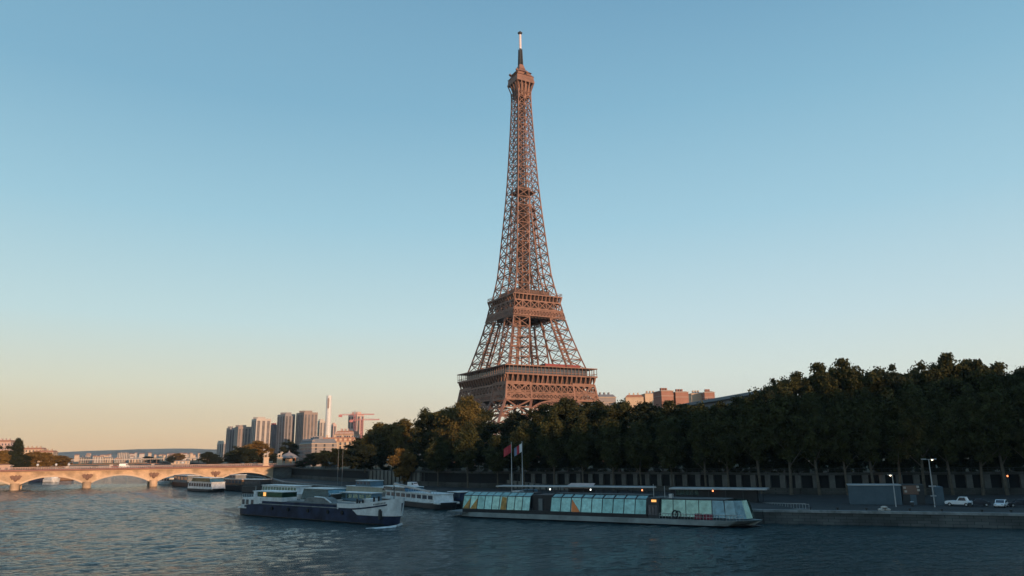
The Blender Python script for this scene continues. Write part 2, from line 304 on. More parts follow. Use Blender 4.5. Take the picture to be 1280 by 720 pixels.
for sx in (-1, 1):
    for sy in (-1, 1):
        lg = leg_mb(sx, sy, [0, 11, 21, 31, 41, 52], 1.3, 0.8).build('leg', M['iron'], tower)
        MB().box(min(sx * 37, sx * 63), max(sx * 37, sx * 63), min(sy * 37, sy * 63), max(sy * 37, sy * 63), -1.5, 1.2).build('masonry_base', M['conc'], lg)
        um = leg_mb(sx, sy, [63, 69.5, 76.5, 83.5, 90.5, 97.5], 0.85, 0.40, False)
        # inclined lift guides inside the leg
        for k in (0.35, 0.65):
            a = [Vector((sx * lerp(Gi(z), W(z), k), sy * lerp(Gi(z), W(z), 0.5), z)) for z in (63, 97.5)]; um.beam(a[0], a[1], 1.0)
        for z in np.arange(64, 97, 2.2):
            a = Vector((sx * lerp(Gi(z), W(z), .35), sy * lerp(Gi(z), W(z), .5), z)); b = Vector((sx * lerp(Gi(z), W(z), .65), sy * lerp(Gi(z), W(z), .5), z)); um.beam(a, b, .5)
        um.build('upper_leg', M['iron'], tower)
# four great arches under the first platform
for k in range(4):
    m = MB(); n = 28
    for rr, th_ in ((37.5, .9), (34.6, .7)):
        pts = []
        for i in range(n + 1):
            t = math.pi * i / n; x = rr * math.cos(t); z = 3 + rr * math.sin(t) * 1.0
            y = -(W(min(z, 52)) + .2); pts.append(Vector((x, y, z)))
        for a, b in zip(pts, pts[1:]): m.beam(a, b, th_)
        if rr > 36: P1 = pts
        else: P2 = pts
    for i in range(n): m.beam(P1[i], P2[i + 1], .4); m.beam(P2[i], P1[i + 1], .4); m.beam(P1[i], P2[i], .4)
    m.build('arch', M['iron'], tower, rz=k * math.pi / 2)
def face_pts(hw, z): return Vector((-hw, -hw, z)), Vector((hw, -hw, z))
def truss_belt(mb, z0, z1, n, t, wf=W, dense=1, off=.25):
    for k in range(4):
        Rm = Matrix.Rotation(k * math.pi / 2, 3, 'Z'); h0, h1 = wf(z0) + off, wf(z1) + off
        def P(u, top): h = h1 if top else h0; return Rm @ Vector((lerp(-h, h, u), -h, z1 if top else z0))
        mb.beam(P(0, 0), P(1, 0), t * 1.7); mb.beam(P(0, 1), P(1, 1), t * 1.7)
        for i in range(n):
            a, b = i / n, (i + 1) / n
            mb.beam(P(a, 0), P(b, 1), t); mb.beam(P(b, 0), P(a, 1), t); mb.beam(P(a, 0), P(a, 1), t * 1.3)
            if dense > 1: c = (a + b) / 2; mb.beam(P(c, 0), P(b, 1) , t * .8); mb.beam(P(c, 0), P(a, 1), t * .8); mb.beam(P(a, 0), P(c, 1), t * .8); mb.beam(P(b, 0), P(c, 1), t * .8)
        mb.beam(P(1, 0), P(1, 1), t * 1.3)
b1 = MB(); truss_belt(b1, 45.5, 50.8, 15, .44, dense=1); truss_belt(b1, 41.5, 44.6, 22, .36, off=.3)
b1.build('lattice_belt', M['iron'], tower)
def ring(mb, hw, inner, z0, z1):
    mb.box(-hw, hw, -hw, -inner, z0, z1); mb.box(-hw, hw, inner, hw, z0, z1); mb.box(-hw, -inner, -inner, inner, z0, z1); mb.box(inner, hw, -inner, inner, z0, z1)
# first platform
fp = MB(); ring(fp, 35.3, 13, 56.6, 57.6); ring(fp, 33.6, 32.6, 51.0, 51.7)
p1 = fp.build('platform', M['iron'], tower)
br = MB()
for k in range(4):
    Rm = Matrix.Rotation(k * math.pi / 2, 3, 'Z')
    for i in range(19):
        u = lerp(-33.4, 33.4, i / 18)
        for dx in (-.45, .45):
            q_ = [Rm @ Vector((u + dx, y, z)) for y, z in ((-33.0, 51.6), (-33.0, 56.6), (-35.2, 56.6), (-34.6, 54.6))]; br.poly(q_ if dx > 0 else q_[::-1])
        br.poly([Rm @ Vector((u - .45, -33.0, 51.6)), Rm @ Vector((u + .45, -33.0, 51.6)), Rm @ Vector((u + .45, -34.6, 54.6)), Rm @ Vector((u - .45, -34.6, 54.6))])
        br.poly([Rm @ Vector((u - .45, -34.6, 54.6)), Rm @ Vector((u + .45, -34.6, 54.6)), Rm @ Vector((u + .45, -35.2, 56.6)), Rm @ Vector((u - .45, -35.2, 56.6))])
br.build('bracket_row', M['iron'], p1)
rc_ = MB(); ring(rc_, 31.9, 31.4, 51.7, 56.6); ring(rc_, 27.5, 27.0, 42, 51.2); rc_.build('shade_backing', M['irondark'], p1)  # dark rings added so gaps between brackets and lattice read as shade
rf = MB(); ring(rf, 35.4, 29.5, 62.2, 62.8)
rf.build('gallery_roof', M['iron'], p1)
ps = MB()
for k in range(4):
    Rm = Matrix.Rotation(k * math.pi / 2, 3, 'Z')
    for i in range(25):
        u = lerp(-35.0, 35.0, i / 24); ps.beam(Rm @ Vector((u, -35.0, 57.6)), Rm @ Vector((u, -35.0, 62.2)), .28)
    ps.beam(Rm @ Vector((-35, -35, 58.8)), Rm @ Vector((35, -35, 58.8)), .25)
ps.build('gallery_posts', M['iron'], p1)
gl = MB(); ring(gl, 30.5, 30.2, 57.7, 62.1); gl.build('glazed_wall', M['winglass'], p1)
MB().box(-2, 26, -29.2, -22, 62.9, 65.2).build('pavilion_roof', M['red'], p1)
ph = MB(); ph.box(-20, 20, -25, -16, 57.6, 61.8).box(-20, 20, 16, 25, 57.6, 61.8); ph.build('pavilion', M['irondark'], p1)
# second platform
b2 = MB(); truss_belt(b2, 103.2, 109.0, 6, .55, dense=1, off=.2); truss_belt(b2, 98.4, 102.2, 16, .42, off=.25)
b2.build('lattice_belt', M['iron'], tower)
sp = MB(); ring(sp, 19.4, 5, 112.8, 113.7); p2 = sp.build('platform', M['iron'], tower)
r2 = MB()
for k in range(4):
    Rm = Matrix.Rotation(k * math.pi / 2, 3, 'Z')
    for i in range(13):
        u = lerp(-18.2, 18.2, i / 12); r2.beam(Rm @ Vector((u, -17.9, 109.2)), Rm @ Vector((u, -19.3, 112.8)), .8, .9)
r2.build('bracket_row', M['iron'], p2)
rc_ = MB(); ring(rc_, 16.6, 16.2, 109.4, 112.8); ring(rc_, 14.5, 4, 102.4, 103.0); ring(rc_, 14.5, 14.2, 98, 109); rc_.build('shade_backing', M['irondark'], p2)  # dark rings and underside paint the shade inside the second belt
r2 = MB()
for k in range(4):
    Rm = Matrix.Rotation(k * math.pi / 2, 3, 'Z')
    for i in range(21): u = lerp(-19.2, 19.2, i / 20); r2.beam(Rm @ Vector((u, -19.2, 113.8)), Rm @ Vector((u, -19.2, 115.6)), .15)
    for z in (114.7, 115.6): r2.beam(Rm @ Vector((-19.2, -19.2, z)), Rm @ Vector((19.2, -19.2, z)), .2)
r2.build('railing', M['iron'], p2)
MB().box(-13, 13, -13, 13, 113.8, 118.2).build('pavilion', M['irondark'], p2)
# shaft above the second platform
lv = [113.8]; st = 8.3
while lv[-1] + st < 268: lv.append(lv[-1] + st); st = max(5.6, st * 0.972)
lv.append(272)
for sx in (-1, 1):
    for sy in (-1, 1):
        lo = [z for z in lv if z < 192]
        leg_mb(sx, sy, lo, 0.72, 0.40, False).build('shaft_leg', M['iron'], tower)
ZM = [z for z in lv if z < 192][-1]
sh = MB(); hi = [z for z in lv if z >= ZM]
for z0, z1 in zip(hi, hi[1:]):
    for k in range(4):
        Rm = Matrix.Rotation(k * math.pi / 2, 3, 'Z'); w0, w1 = W(z0), W(z1)
        c = [Rm @ Vector((x, -w, z)) for x, w, z in ((-w0, w0, z0), (0, w0, z0), (w0, w0, z0), (-w1, w1, z1), (0, w1, z1), (w1, w1, z1))]
        sh.beam(c[0], c[3], .7); sh.beam(c[1], c[4], .5); sh.beam(c[3], c[5], .42)
        for a, b in ((0, 4), (1, 3), (1, 5), (2, 4)): sh.beam(c[a], c[b], .40)
sh.build('shaft', M['iron'], tower)
ti = MB()                                  # horizontal ties between the four shaft legs, lift guides, stair core
for z in lo[1:]:
    for k in range(4):
        Rm = Matrix.Rotation(k * math.pi / 2, 3, 'Z'); ti.beam(Rm @ Vector((-Gi(z), -W(z), z)), Rm @ Vector((Gi(z), -W(z), z)), .5); ti.beam(Rm @ Vector((-Gi(z), -Gi(z), z)), Rm @ Vector((Gi(z), -Gi(z), z)), .4)
for sx in (-1, 1):
    for sy in (-1, 1): ti.beam((sx * 2, sy * 2, 114), (sx * 1.6, sy * 1.6, 272), .7)
for z in np.arange(116, 270, 3.4):
    for k in range(4):
        Rm = Matrix.Rotation(k * math.pi / 2, 3, 'Z'); ti.beam(Rm @ Vector((-2, -2, z)), Rm @ Vector((2, -2, z + 3.4)), .4); ti.beam(Rm @ Vector((-2, -2, z)), Rm @ Vector((2, -2, z)), .4)
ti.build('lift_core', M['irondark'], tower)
MB().box(-7.0, 7.0, -7.0, 7.0, 192.2, 193.2).box(-4, 4, -4, 4, 193.2, 196.5).build('landing', M['irondark'], tower)
# summit
sm = MB()
def frus(mb, h0, z0, h1, z1):
    n = len(mb.v); mb.v += [(x * h, y * h, z) for h, z in ((h0, z0), (h1, z1)) for x, y in ((-1, -1), (1, -1), (1, 1), (-1, 1))]
    mb.f += [tuple(n + i for i in q_) for q_ in ((0, 3, 2, 1), (4, 5, 6, 7), (0, 1, 5, 4), (1, 2, 6, 5), (2, 3, 7, 6), (3, 0, 4, 7))]
for k in range(4):
    Rm = Matrix.Rotation(k * math.pi / 2, 3, 'Z')
    for u in (-1, -.5, 0, .5, 1): sm.beam(Rm @ Vector((u * 5.2, -5.3, 268)), Rm @ Vector((u * 5.4, -5.5, 273)), .7); sm.beam(Rm @ Vector((u * 5.4, -5.5, 273)), Rm @ Vector((u * 7.0, -7.1, 279)), .8)
frus(sm, 4.6, 268, 5.0, 279); frus(sm, 7.5, 279, 7.6, 280.4); frus(sm, 7.3, 280.4, 7.0, 284.2); frus(sm, 7.5, 284.2, 6.6, 285.0)
s1 = sm.build('summit_cabin', M['iron'], tower)
sm = MB(); frus(sm, 5.6, 285.0, 5.3, 287.6); frus(sm, 6.2, 287.6, 5.0, 288.6); frus(sm, 4.0, 288.6, 2.4, 291.8); frus(sm, 2.6, 291.8, 1.4, 296.0)
for x, y, z, a in ((-7.4, 3, 286.4, 0), (7.6, -2, 287, 0), (6.6, 4, 288.5, 0), (-6.6, -6, 287, 0), (1, -7.4, 286, 0), (-2, 6, 290, 0)):
    sm.tube((x, y, 284.5), (x, y, z + 2.2), .18); sm.box(x - .9, x + .9, y - .6, y + .6, z, z + 1.1)
sm.build('upper_gallery', M['iron'], s1)
sp_ = MB()
for x, y in ((-1, -1), (1, -1), (1, 1), (-1, 1)): sp_.beam((x * 1.3, y * 1.3, 295), (x * .9, y * .9, 309), .5)
for z in np.arange(295.5, 308.5, 1.1): frus(sp_, 1.5 - (z - 295) * .03, z, 1.45 - (z - 295) * .03, z + .45)
sp_.tube((0, 0, 294), (0, 0, 310), .8)
s2 = sp_.build('antenna_base', M['dark'], s1)
MB().lathe([(.9, 309.5), (.9, 321.5), (.7, 321.7)]).build('antenna_mast', M['mast'], s1)
MB().lathe([(.4, 321.6), (1.6, 322.4), (1.9, 323.0), (.9, 323.8), (.3, 324.6)]).build('mast_cap', M['dark'], s1)

# ------------------------------------------------------------------ arched stone bridge
BO = Vector((-210, 405, 0)); BRZ = math.atan2(BA.y, BA.x)
bridge = thing('arch_bridge', 'long low pale stone bridge with five shallow arches across the river', 'bridge', BO, BRZ)
BW_ = 7.0     # half width of the stone bridge; local x along the bridge, y across (negative = towards the viewer)
SPR, CRN, TOP = 2.3, 6.0, 8.6
def arch_profile(x0, x1, n=16):
    c = (x0 + x1) / 2; hwid = (x1 - x0) / 2; rise = CRN - SPR; rad = (hwid * hwid + rise * rise) / (2 * rise); a0 = math.asin(hwid / rad)
    return [(c - rad * math.sin(lerp(a0, -a0, i / n)), SPR + rad * math.cos(lerp(a0, -a0, i / n)) - (rad - rise)) for i in range(n + 1)]
piers = [-46.5, -15.5, 15.5, 46.5]; edges = [-77.5] + piers + [77.5]
for k in range(5):
    x0 = edges[k] + (1.5 if k else 0); x1 = edges[k + 1] - (1.5 if k < 4 else 0)
    prof = arch_profile(x0, x1); m = MB()
    for y0, y1 in ((-BW_, BW_),):
        for (ax, az), (bx_, bz) in zip(prof, prof[1:]):
            m.poly([(ax, y0, az), (bx_, y0, bz), (bx_, y0, TOP), (ax, y0, TOP)]); m.poly([(bx_, y1, bz), (ax, y1, az), (ax, y1, TOP), (bx_, y1, TOP)])
            m.poly([(ax, y0, az), (ax, y1, az), (bx_, y1, bz), (bx_, y0, bz)])
    ar = m.build('arch', M['bridge'], bridge)
    v = MB(); off = .12
    for (ax, az), (bx_, bz) in zip(prof, prof[1:]): v.beam((ax, -BW_ - off, az + .35), (bx_, -BW_ - off, bz + .35), .3, .75)
    v.build('arch_ring', M['cream'], ar)
for px_ in piers:
    m = MB(); m.prism([(px_ - 1.5, -BW_ + .0), (px_ + 1.5, -BW_ + .0), (px_ + 1.5, BW_), (px_ - 1.5, BW_)], -2, SPR + .02)
    m.box(px_ - 1.5, px_ + 1.5, -BW_, BW_, SPR + .02, TOP)
    pr = m.build('pier', M['bridge'], bridge)
    c = MB(); pts = [(px_ + 2.0 * math.cos(t), -BW_ - .3 - 2.6 * math.sin(t)) for t in np.linspace(0, math.pi, 9)]
    c.prism(pts, -2, SPR + 0.9); c.build('cutwater', M['bridge'], pr); c = MB(); pts2 = [(px_ + 2.0 * math.cos(t), BW_ + .3 + 2.6 * math.sin(t)) for t in np.linspace(0, math.pi, 9)]; c.prism(pts2, -2, SPR + .9)
    c.build('cutwater', M['bridge'], pr)
    e = MB(); e.lathe([(.2, 4.0), (.8, 4.6), (1.0, 5.8), (.5, 6.8), (.2, 7.2)], px_, -BW_ - .1, 8)
    e.wedge([(px_ - 2.6, 6.6), (px_ - 1.6, 4.9), (px_ - .3, 5.4), (px_ - .3, 6.6), (px_ - 1.5, 7.2)], -BW_ - .5, -BW_ - .05)
    e.wedge([(px_ + .3, 6.6), (px_ + .3, 5.4), (px_ + 1.6, 4.9), (px_ + 2.6, 6.6), (px_ + 1.5, 7.2)], -BW_ - .5, -BW_ - .05)
    e.build('eagle_relief', M['relief'], pr)
MB().box(-96, 90, -BW_ - .35, BW_ + .35, TOP, TOP + .45).build('cornice', M['cream'], bridge)
MB().box(-96, 90, -BW_ - 2.2, BW_ + 2.2, TOP + .46, TOP + 1.15).build('walkway_slab', M['fascia'], bridge)
m = MB()
for i in range(187): x = -96 + i; m.box(x - .05, x + .05, -BW_ - 2.15, -BW_ - 2.03, TOP + 1.15, TOP + 2.1); m.box(x - .05, x + .05, BW_ + 2.03, BW_ + 2.15, TOP + 1.15, TOP + 2.1)
for y in (-BW_ - 2.2, BW_ + 2.0): m.box(-96, 90, y, y + .2, TOP + 2.1, TOP + 2.25); m.box(-96, 90, y + .06, y + .12, TOP + 1.5, TOP + 1.62)
m.build('railing', M['rail'], bridge)
MB().box(-96, 90, -BW_ + .5, BW_ - .5, TOP + 1.16, TOP + 1.2).build('carriageway', M['asphalt'], bridge)
MB().box(77.5, 88, -BW_, BW_, -2, TOP).build('abutment', M['quay'], bridge); MB().box(-96, -77.5, -BW_, BW_, -2, TOP).build('abutment', M['bridge'], bridge)  # right abutment in dark quay stone, standing in for shade at the bridge end
def B2W(x, y, z=0): return BO + BA * x + BB * y + Vector((0, 0, z))
DECK = TOP + 1.2
def horse_statue(x, y, label):
    t = thing('equestrian_statue', label, 'statue', B2W(x, y, DECK - .2), BRZ, 'statues at the end of the bridge')
    p = MB().box(-1.7, 1.7, -1.3, 1.3, 0, .6).box(-1.4, 1.4, -1.05, 1.05, .6, 4.4).box(-1.65, 1.65, -1.25, 1.25, 4.4, 4.8); p.build('pedestal', M['cream'], t)
    s = MB(); s.tube((-1.2, 0, 6.4), (1.0, 0, 6.6), .55, .5, 10); s.tube((.9, 0, 6.6), (1.5, 0, 7.7), .38, .22, 8); s.tube((1.4, 0, 7.8), (2.0, 0, 7.3), .2, .12, 8)
    for lx in (-1.1, -.9, .7, 1.0): s.tube((lx, .25 if lx in (-1.1, .7) else -.25, 6.3), (lx + .1, .25 if lx in (-1.1, .7) else -.25, 4.8), .2, .11, 6)
    s.tube((-1.2, 0, 6.5), (-1.8, 0, 5.4), .14, .06, 6); s.build('horse', M['conc'], t)
    r = MB(); r.tube((.4, -.8, 4.8), (.4, -.75, 6.2), .22, .26, 8); r.tube((.4, -.75, 6.2), (.45, -.72, 7.4), .3, .36, 8); r.lathe([(.08, 7.45), (.2, 7.6), (.22, 7.8), (.1, 8.05)], .45, -.72, 8); r.tube((.5, -.9, 7.2), (1.2, -.4, 6.8), .12, .09, 6)
    r.build('warrior', M['conc'], t); return t
horse_statue(73, -8.0, 'pale stone statue on square pedestal at the bridge end, the left of the pair')
horse_statue(84, 8.0, 'pale stone statue on square pedestal at the bridge end, the right of the pair')

# ------------------------------------------------------------------ vehicles
def car(name, label, cat, loc, rz, paint, body_h=1.45, L_=4.4, van=False, group=None):
    t = thing(name, label, cat, loc, rz, group); W_ = .9 if not van else 1.0
    h = 2.2 if van else body_h
    if van: prof = [(-L_ / 2, .35), (L_ / 2, .35), (L_ / 2, .95), (L_ / 2 - .55, 1.15), (L_ / 2 - 1.1, h - .1), (L_ / 2 - 1.5, h), (-L_ / 2 + .1, h), (-L_ / 2, h - .2)]
    else: prof = [(-L_ / 2, .35), (L_ / 2, .32), (L_ / 2 + .02, .62), (L_ / 2 - .12, .78), (L_ / 2 - 1.15, .92), (L_ / 2 - 1.85, h - .04), (-L_ / 2 + 1.35, h), (-L_ / 2 + .35, .95), (-L_ / 2, .9)]
    b = bevel(MB().wedge(prof[::-1], -W_, W_).build('body', paint, t), .08)
    g = MB()
    if van: g.wedge([(L_ / 2 - 1.9, 1.25), (L_ / 2 - .72, 1.25), (L_ / 2 - 1.15, 1.95), (L_ / 2 - 1.9, 1.95)][::-1], -W_ - .012, W_ + .012); g.box(L_ / 2 - 1.2, L_ / 2 - .82, -.8, .8, 1.25, 1.95)
    else: g.wedge([(-L_ / 2 + .75, .96), (L_ / 2 - 1.3, .96), (L_ / 2 - 1.9, h - .1), (-L_ / 2 + 1.35, h - .1)][::-1], -W_ - .012, W_ + .012); g.wedge([(L_ / 2 - 1.22, .95), (L_ / 2 - 1.12, .95), (L_ / 2 - 1.80, h - .08), (L_ / 2 - 1.9, h - .08)][::-1], -.74, .74)
    g.build('windows', M['winglass'], t)
    for x in (-L_ / 2 + .8, L_ / 2 - .85):
        for y in (-W_ + .05, W_ - .05):
            wl = MB().tube((x, y - .12, .34), (x, y + .12, .34), .34, n=14).build('wheel', M['tyre'], t); MB().tube((x, y - .13, .34), (x, y + .13, .34), .19, n=10).build('rim', M['steel'], wl)
    for y in (-.62, .62): MB().box(L_ / 2 - .1, L_ / 2 + .035, y - .18, y + .18, .6, .75).build('headlight', M['lampwhite'] if False else M['steel'], t)
    return t
def on_bridge(px_, ycross):
    r = ray(px_, 582); u = Vector((r[0], r[1], 0)); o = BO + BB * ycross
    a = np.array([[u.x, -BA.x], [u.y, -BA.y]]); t_, s_ = np.linalg.solve(a, np.array([o.x, o.y])); return o + BA * s_
for px_, lab in ((47, 'small white globe lamp on the bridge parapet, leftmost one'), (70, 'small white globe lamp on the bridge parapet above the second pier'), (86, 'small white globe lamp on the bridge parapet, third from the left'), (228, 'small white globe lamp on the parapet above the fourth arch')):
    p = on_bridge(px_, -8.2); t = thing('bridge_lamp', lab, 'lamp', (p.x, p.y, DECK), 0, 'globe lamps along the bridge parapet'); MB().tube((0, 0, 0), (0, 0, 1.6), .1).build('post', M['rail'], t); MB().lathe([(.1, 1.5), (.5, 1.8), (.6, 2.2), (.45, 2.6), (.1, 2.8)], n=10).build('globe', M['white'], t)
for px_, yc, lab, paint, van in ((155.5, -6, 'white van at the middle of the bridge beside a red car', 'carpaint', 1), (151, -6.0, 'small red car on the bridge in front of a white van', 'crimson', 0), (118, 3, 'dark car crossing the bridge left of its middle', 'darkcar', 0)):
    p = on_bridge(px_, yc)
    if lab.startswith('small red'): p = p - BA * 2.4
    car('van' if van else 'car', lab, 'van' if van else 'car', (p.x, p.y, DECK), BRZ + (math.pi if yc > 0 else 0), M[paint], van=bool(van), L_=5.0 if van else 4.2, group='vehicles on the bridge')

# ------------------------------------------------------------------ metro viaduct further downstream
VO = ony(150, 577, 1010); via = thing('metro_viaduct', 'low steel viaduct on slim columns seen just above the bridge deck', 'viaduct', (VO.x, VO.y, 0), BRZ)
m = MB(); m.box(-95, 130, -4, 4, 13.4, 14.3); m.build('track_deck', M['conc'], via)
m = MB(); m.box(-95, 130, -4.3, 4.3, 7.2, 8.2); m.build('road_deck', M['relief'], via)
for i in range(30): MB().box(-93 + i * 7.6, -92.3 + i * 7.6, -4, 4, 8.2, 13.2).build('column', M['relief'], via)
for x in (-60, -10, 40, 85): MB().box(x - 2, x + 2, -5, 5, -2, 7.2).build('pier', M['conc'], via)

# ------------------------------------------------------------------ buildings
WIN = {}
def win_mesh(w_, h_):
    k = (w_, h_)
    if k not in WIN: WIN[k] = MB().box(-w_ / 2, w_ / 2, -.12, .10, 0, h_).mesh('window', M['winglass'])
    return WIN[k]
def house(name, label, cat, loc, rz, w_, d, h, wall, roof, floors=5, cols=8, sidecols=4, mansard=3.5, win=(1.3, 2.0), group=None, chimneys=4, dormers=True, nwin=True):
    """local -y is the front (w_ wide), +x the right flank (d deep)"""
    t = thing(name, label, cat, loc, rz, group)
    b = MB().box(-w_ / 2, w_ / 2, 0, d, 0, h).build('wall', wall, t)
    fh = h / floors; c = MB()
    for f in ((1, floors - 1) if floors > 2 else ()): c.box(-w_ / 2 - .3, w_ / 2 + .3, -.3, d + .3, f * fh - .12, f * fh + .12)
    c.box(-w_ / 2 - .5, w_ / 2 + .5, -.5, d + .5, h - .1, h + .35); c.build('cornice', M['cream'] if wall is not M['redbrick'] else M['conc'], b)
    if mansard:
        i = 1.6; n = MB(); n.v = [(-w_ / 2, 0, h + .35), (w_ / 2, 0, h + .35), (w_ / 2, d, h + .35), (-w_ / 2, d, h + .35), (-w_ / 2 + i, i, h + mansard), (w_ / 2 - i, i, h + mansard), (w_ / 2 - i, d - i, h + mansard), (-w_ / 2 + i, d - i, h + mansard)]
        n.f = [(0, 1, 5, 4), (1, 2, 6, 5), (2, 3, 7, 6), (3, 0, 4, 7), (4, 5, 6, 7)]; rf_ = n.build('roof', roof, t)
        for k in range(chimneys): x = lerp(-w_ / 2 + 2, w_ / 2 - 2, (k + .5) / chimneys); MB().box(x - .5, x + .5, d * .35, d * .35 + 3, h + 1, h + mansard + 2.0).build('chimney', wall, rf_)
        if dormers:
            for k in range(cols):
                x = lerp(-w_ / 2, w_ / 2, (k + .5) / cols); MB().box(x - .9, x + .9, .35, 2.4, h + .5, h + 2.6).build('dormer', wall, rf_)
    if nwin:
        me = win_mesh(*win); cnt = 0
        for f in range(floors):
            for k in range(cols):
                if cnt > 98: break
                inst(me, 'window', t, (lerp(-w_ / 2, w_ / 2, (k + .5) / cols), 0, f * fh + fh * .22)); cnt += 1
            for k in range(sidecols):
                if cnt > 98: break
                inst(me, 'window', t, (w_ / 2, lerp(0, d, (k + .5) / sidecols), f * fh + fh * .22), math.pi / 2); cnt += 1
    return t
def hi_rise(label, pxl, pxr, pytop, Y, wall, stripes, split=.5, roofm=None, rz=0.22, group='high-rise towers far beyond the bridge', cat='high-rise', side=None, base=6.0, extra=None):
    a, b = ony(pxl, pytop, Y), ony(pxr, pytop, Y); a.x *= 1 + .5 * (b.x - a.x) / Y; w_ = (b.x - a.x); H = a.z - base; d = w_ * .55
    t = thing('high_rise', label, cat, ((a.x + b.x) / 2, Y, base), 0, group)
    # plan: an L of two lit/unlit faces, rotated so both flanks show
    xs = lerp(-w_ / 2, w_ / 2, split); m = MB().prism([(-w_ / 2, d * 1.0), (xs, -d * .25), (w_ / 2, d * .3), (lerp(-w_ / 2, w_ / 2, 1 - split), d * 1.4)], 0, H); m.build('wall', wall, t)
    r = MB().prism([(lerp(xs, -w_ / 2, .55), d * .25), (xs, d * .02), (lerp(xs, w_ / 2, .55), d * .2), (0, d * .7)], H, H + 3.2); r.build('roof', roofm or wall, t)
    for (x0, y0), (x1, y1), cols in (((-w_ / 2, d * 1.0), (xs, -d * .25), stripes[0]), ((xs, -d * .25), (w_ / 2, d * .3), stripes[1])):
        dx, dy = x1 - x0, y1 - y0; ln = math.hypot(dx, dy); nx, ny = dy / ln, -dx / ln
        for k in range(cols):
            u0, u1 = (k + .22) / cols, (k + .78) / cols; s_ = MB()
            pts = [(x0 + dx * u + nx * o, y0 + dy * u + ny * o) for u, o in ((u0, .3), (u1, .3), (u1, -.5), (u0, -.5))]; s_.prism(pts, 5, H - 4)
            s_.build('window_column', M['strip'], t)
    return t
hi_rise('small pale high-rise at the far left end of the tower cluster', 271, 282, 552.8, 1620, M['conc'], (2, 3))
hi_rise('slim grey high-rise with pale right face, second from the left of the cluster', 282.7, 293, 535, 1500, M['conc2'], (2, 2), .6)
hi_rise('beige high-rise with a blank left face and dark glazed right half', 292, 313, 533.5, 1450, M['brown'], (0, 4), .45)
hi_rise('pale high-rise with dark vertical window bands, third tall one from the left', 313.5, 337.5, 523.5, 1400, M['conc'], (3, 3), .45)
hi_rise('dark blue high-rise with a red band along its top', 337, 347, 531, 1480, M['darkclad'], (2, 1), .6, roofm=M['red'])
hi_rise('broad grey high-rise with darker centre slot beside the dark blue one', 346, 368, 517.8, 1380, M['conc2'], (3, 3), .6)
hi_rise('widest brown twin-bodied high-rise, tallest left of the chimney', 369.5, 396, 515.6, 1350, M['brown'], (5, 4), .52)
hi_rise('narrow striped pale high-rise just left of the white chimney', 397, 407.5, 526, 1500, M['conc'], (2, 2), .4)
hi_rise('small pinkish high-rise just right of the white chimney', 414, 420.5, 530.5, 1600, M['pink'], (1, 1), .5)
a = ony(411.5, 494.6, 1420)
ch = thing('chimney_stack', 'very tall slim white chimney stack rising above the high-rises', 'chimney', (a.x, 1420, 6))
h_ = a.z - 6; MB().lathe([(6.6, 0), (5.4, h_ * .5), (4.9, h_)], n=16).build('stack', M['white'], ch); MB().box(-1.2, 1.8, -5.3, -4.2, h_ * .80, h_ * .96).build('smoke_slot', M['brown'], ch)
hi_rise('pink and grey high-rise under construction between the red cranes', 435, 454.5, 517.5, 1150, M['pink'], (3, 2), .65, cat='building site')
def crane_(px_, pytop, Y, left, right, label):
    a = ony(px_, pytop, Y); t = thing('tower_crane', label, 'crane', (a.x, Y, 6), 0, 'tower cranes on the building site'); H = a.z - 6; s = Y / FPX
    m = MB()
    for x, y in ((-1, -1), (1, -1), (1, 1), (-1, 1)): m.beam((x, y, 0), (x, y, H), .5)
    for i in range(int(H / 4)): m.beam((-1, -1, i * 4), (1, -1, i * 4 + 4), .35); m.beam((1, 1, i * 4), (-1, 1, i * 4 + 4), .35)
    m.build('mast', M['crane'], t)
    j = MB(); x0, x1 = -left * s, right * s
    j.beam((x0, 0, H), (x1, 0, H), .8); j.beam((x0 * .3, 0, H + 1.8), (x1, 0, H + .6), .4); n = int((x1 - x0) / 3)
    for i in range(n): j.beam((lerp(x0, x1, i / n), 0, H), (lerp(x0, x1, (i + .5) / n), 0, H + 1.6), .3); j.beam((lerp(x0, x1, (i + .5) / n), 0, H + 1.6), (lerp(x0, x1, (i + 1) / n), 0, H), .3)
    j.build('jib', M['crane'], t); MB().box(x0 - 1, x0 + 4, -1.2, 1.2, H - 3, H).build('counterweight', M['crane'], t)
    k = MB(); k.beam((0, 0, H), (0, 0, H + 6), 1.0); k.beam((0, 0, H + 6), (x1 * .7, 0, H + 1), .25); k.beam((0, 0, H + 6), (x0 * .8, 0, H + .6), .25); k.build('tower_head', M['steel'], t)
crane_(443.5, 518.5, 1100, 19, 24, 'red tower crane with a long horizontal jib before the unfinished high-rise')
crane_(452, 525, 1080, 14, 22, 'lower pinkish red tower crane beside the unfinished high-rise')
# long limestone apartment block, lit on its right wing
a = ony(405, 543, 720)
a0, a1 = ony(368, 548, 530), ony(404, 545, 530)
house('apartment_block', 'pale limestone apartment block, its shaded grey wing nearest the carousel', 'apartment block', ((a0.x + a1.x) / 2 - 2, 530, 7.9), R(-57), (a1 - a0).length * 1.35, 18, a0.z - 12, M['conc2'], M['zinc'], 6, 9, 3)  # limestone coloured grey here, the wing's shade put into its wall
a0, a1 = ony(401, 545, 560), ony(445, 540, 560)
house('apartment_block', 'long sunlit limestone apartment block with rows of windows below the chimney', 'apartment block', ((a0.x + a1.x) / 2, 560, 7.9), R(10), (a1 - a0).length * 1.05, 22, a0.z - 12.5, M['cream'], M['tile'], 6, 8, 3)
a0, a1 = ony(418, 540, 625), ony(442, 540, 625)
house('apartment_block', 'rosy rooftop block rising just above the long sunlit apartment block', 'apartment block', ((a0.x + a1.x) / 2, 625, 7.9), R(-6), (a1 - a0).length, 18, a0.z - 12.5 + 2, M['pink'], M['tile'], 7, 8, 3)
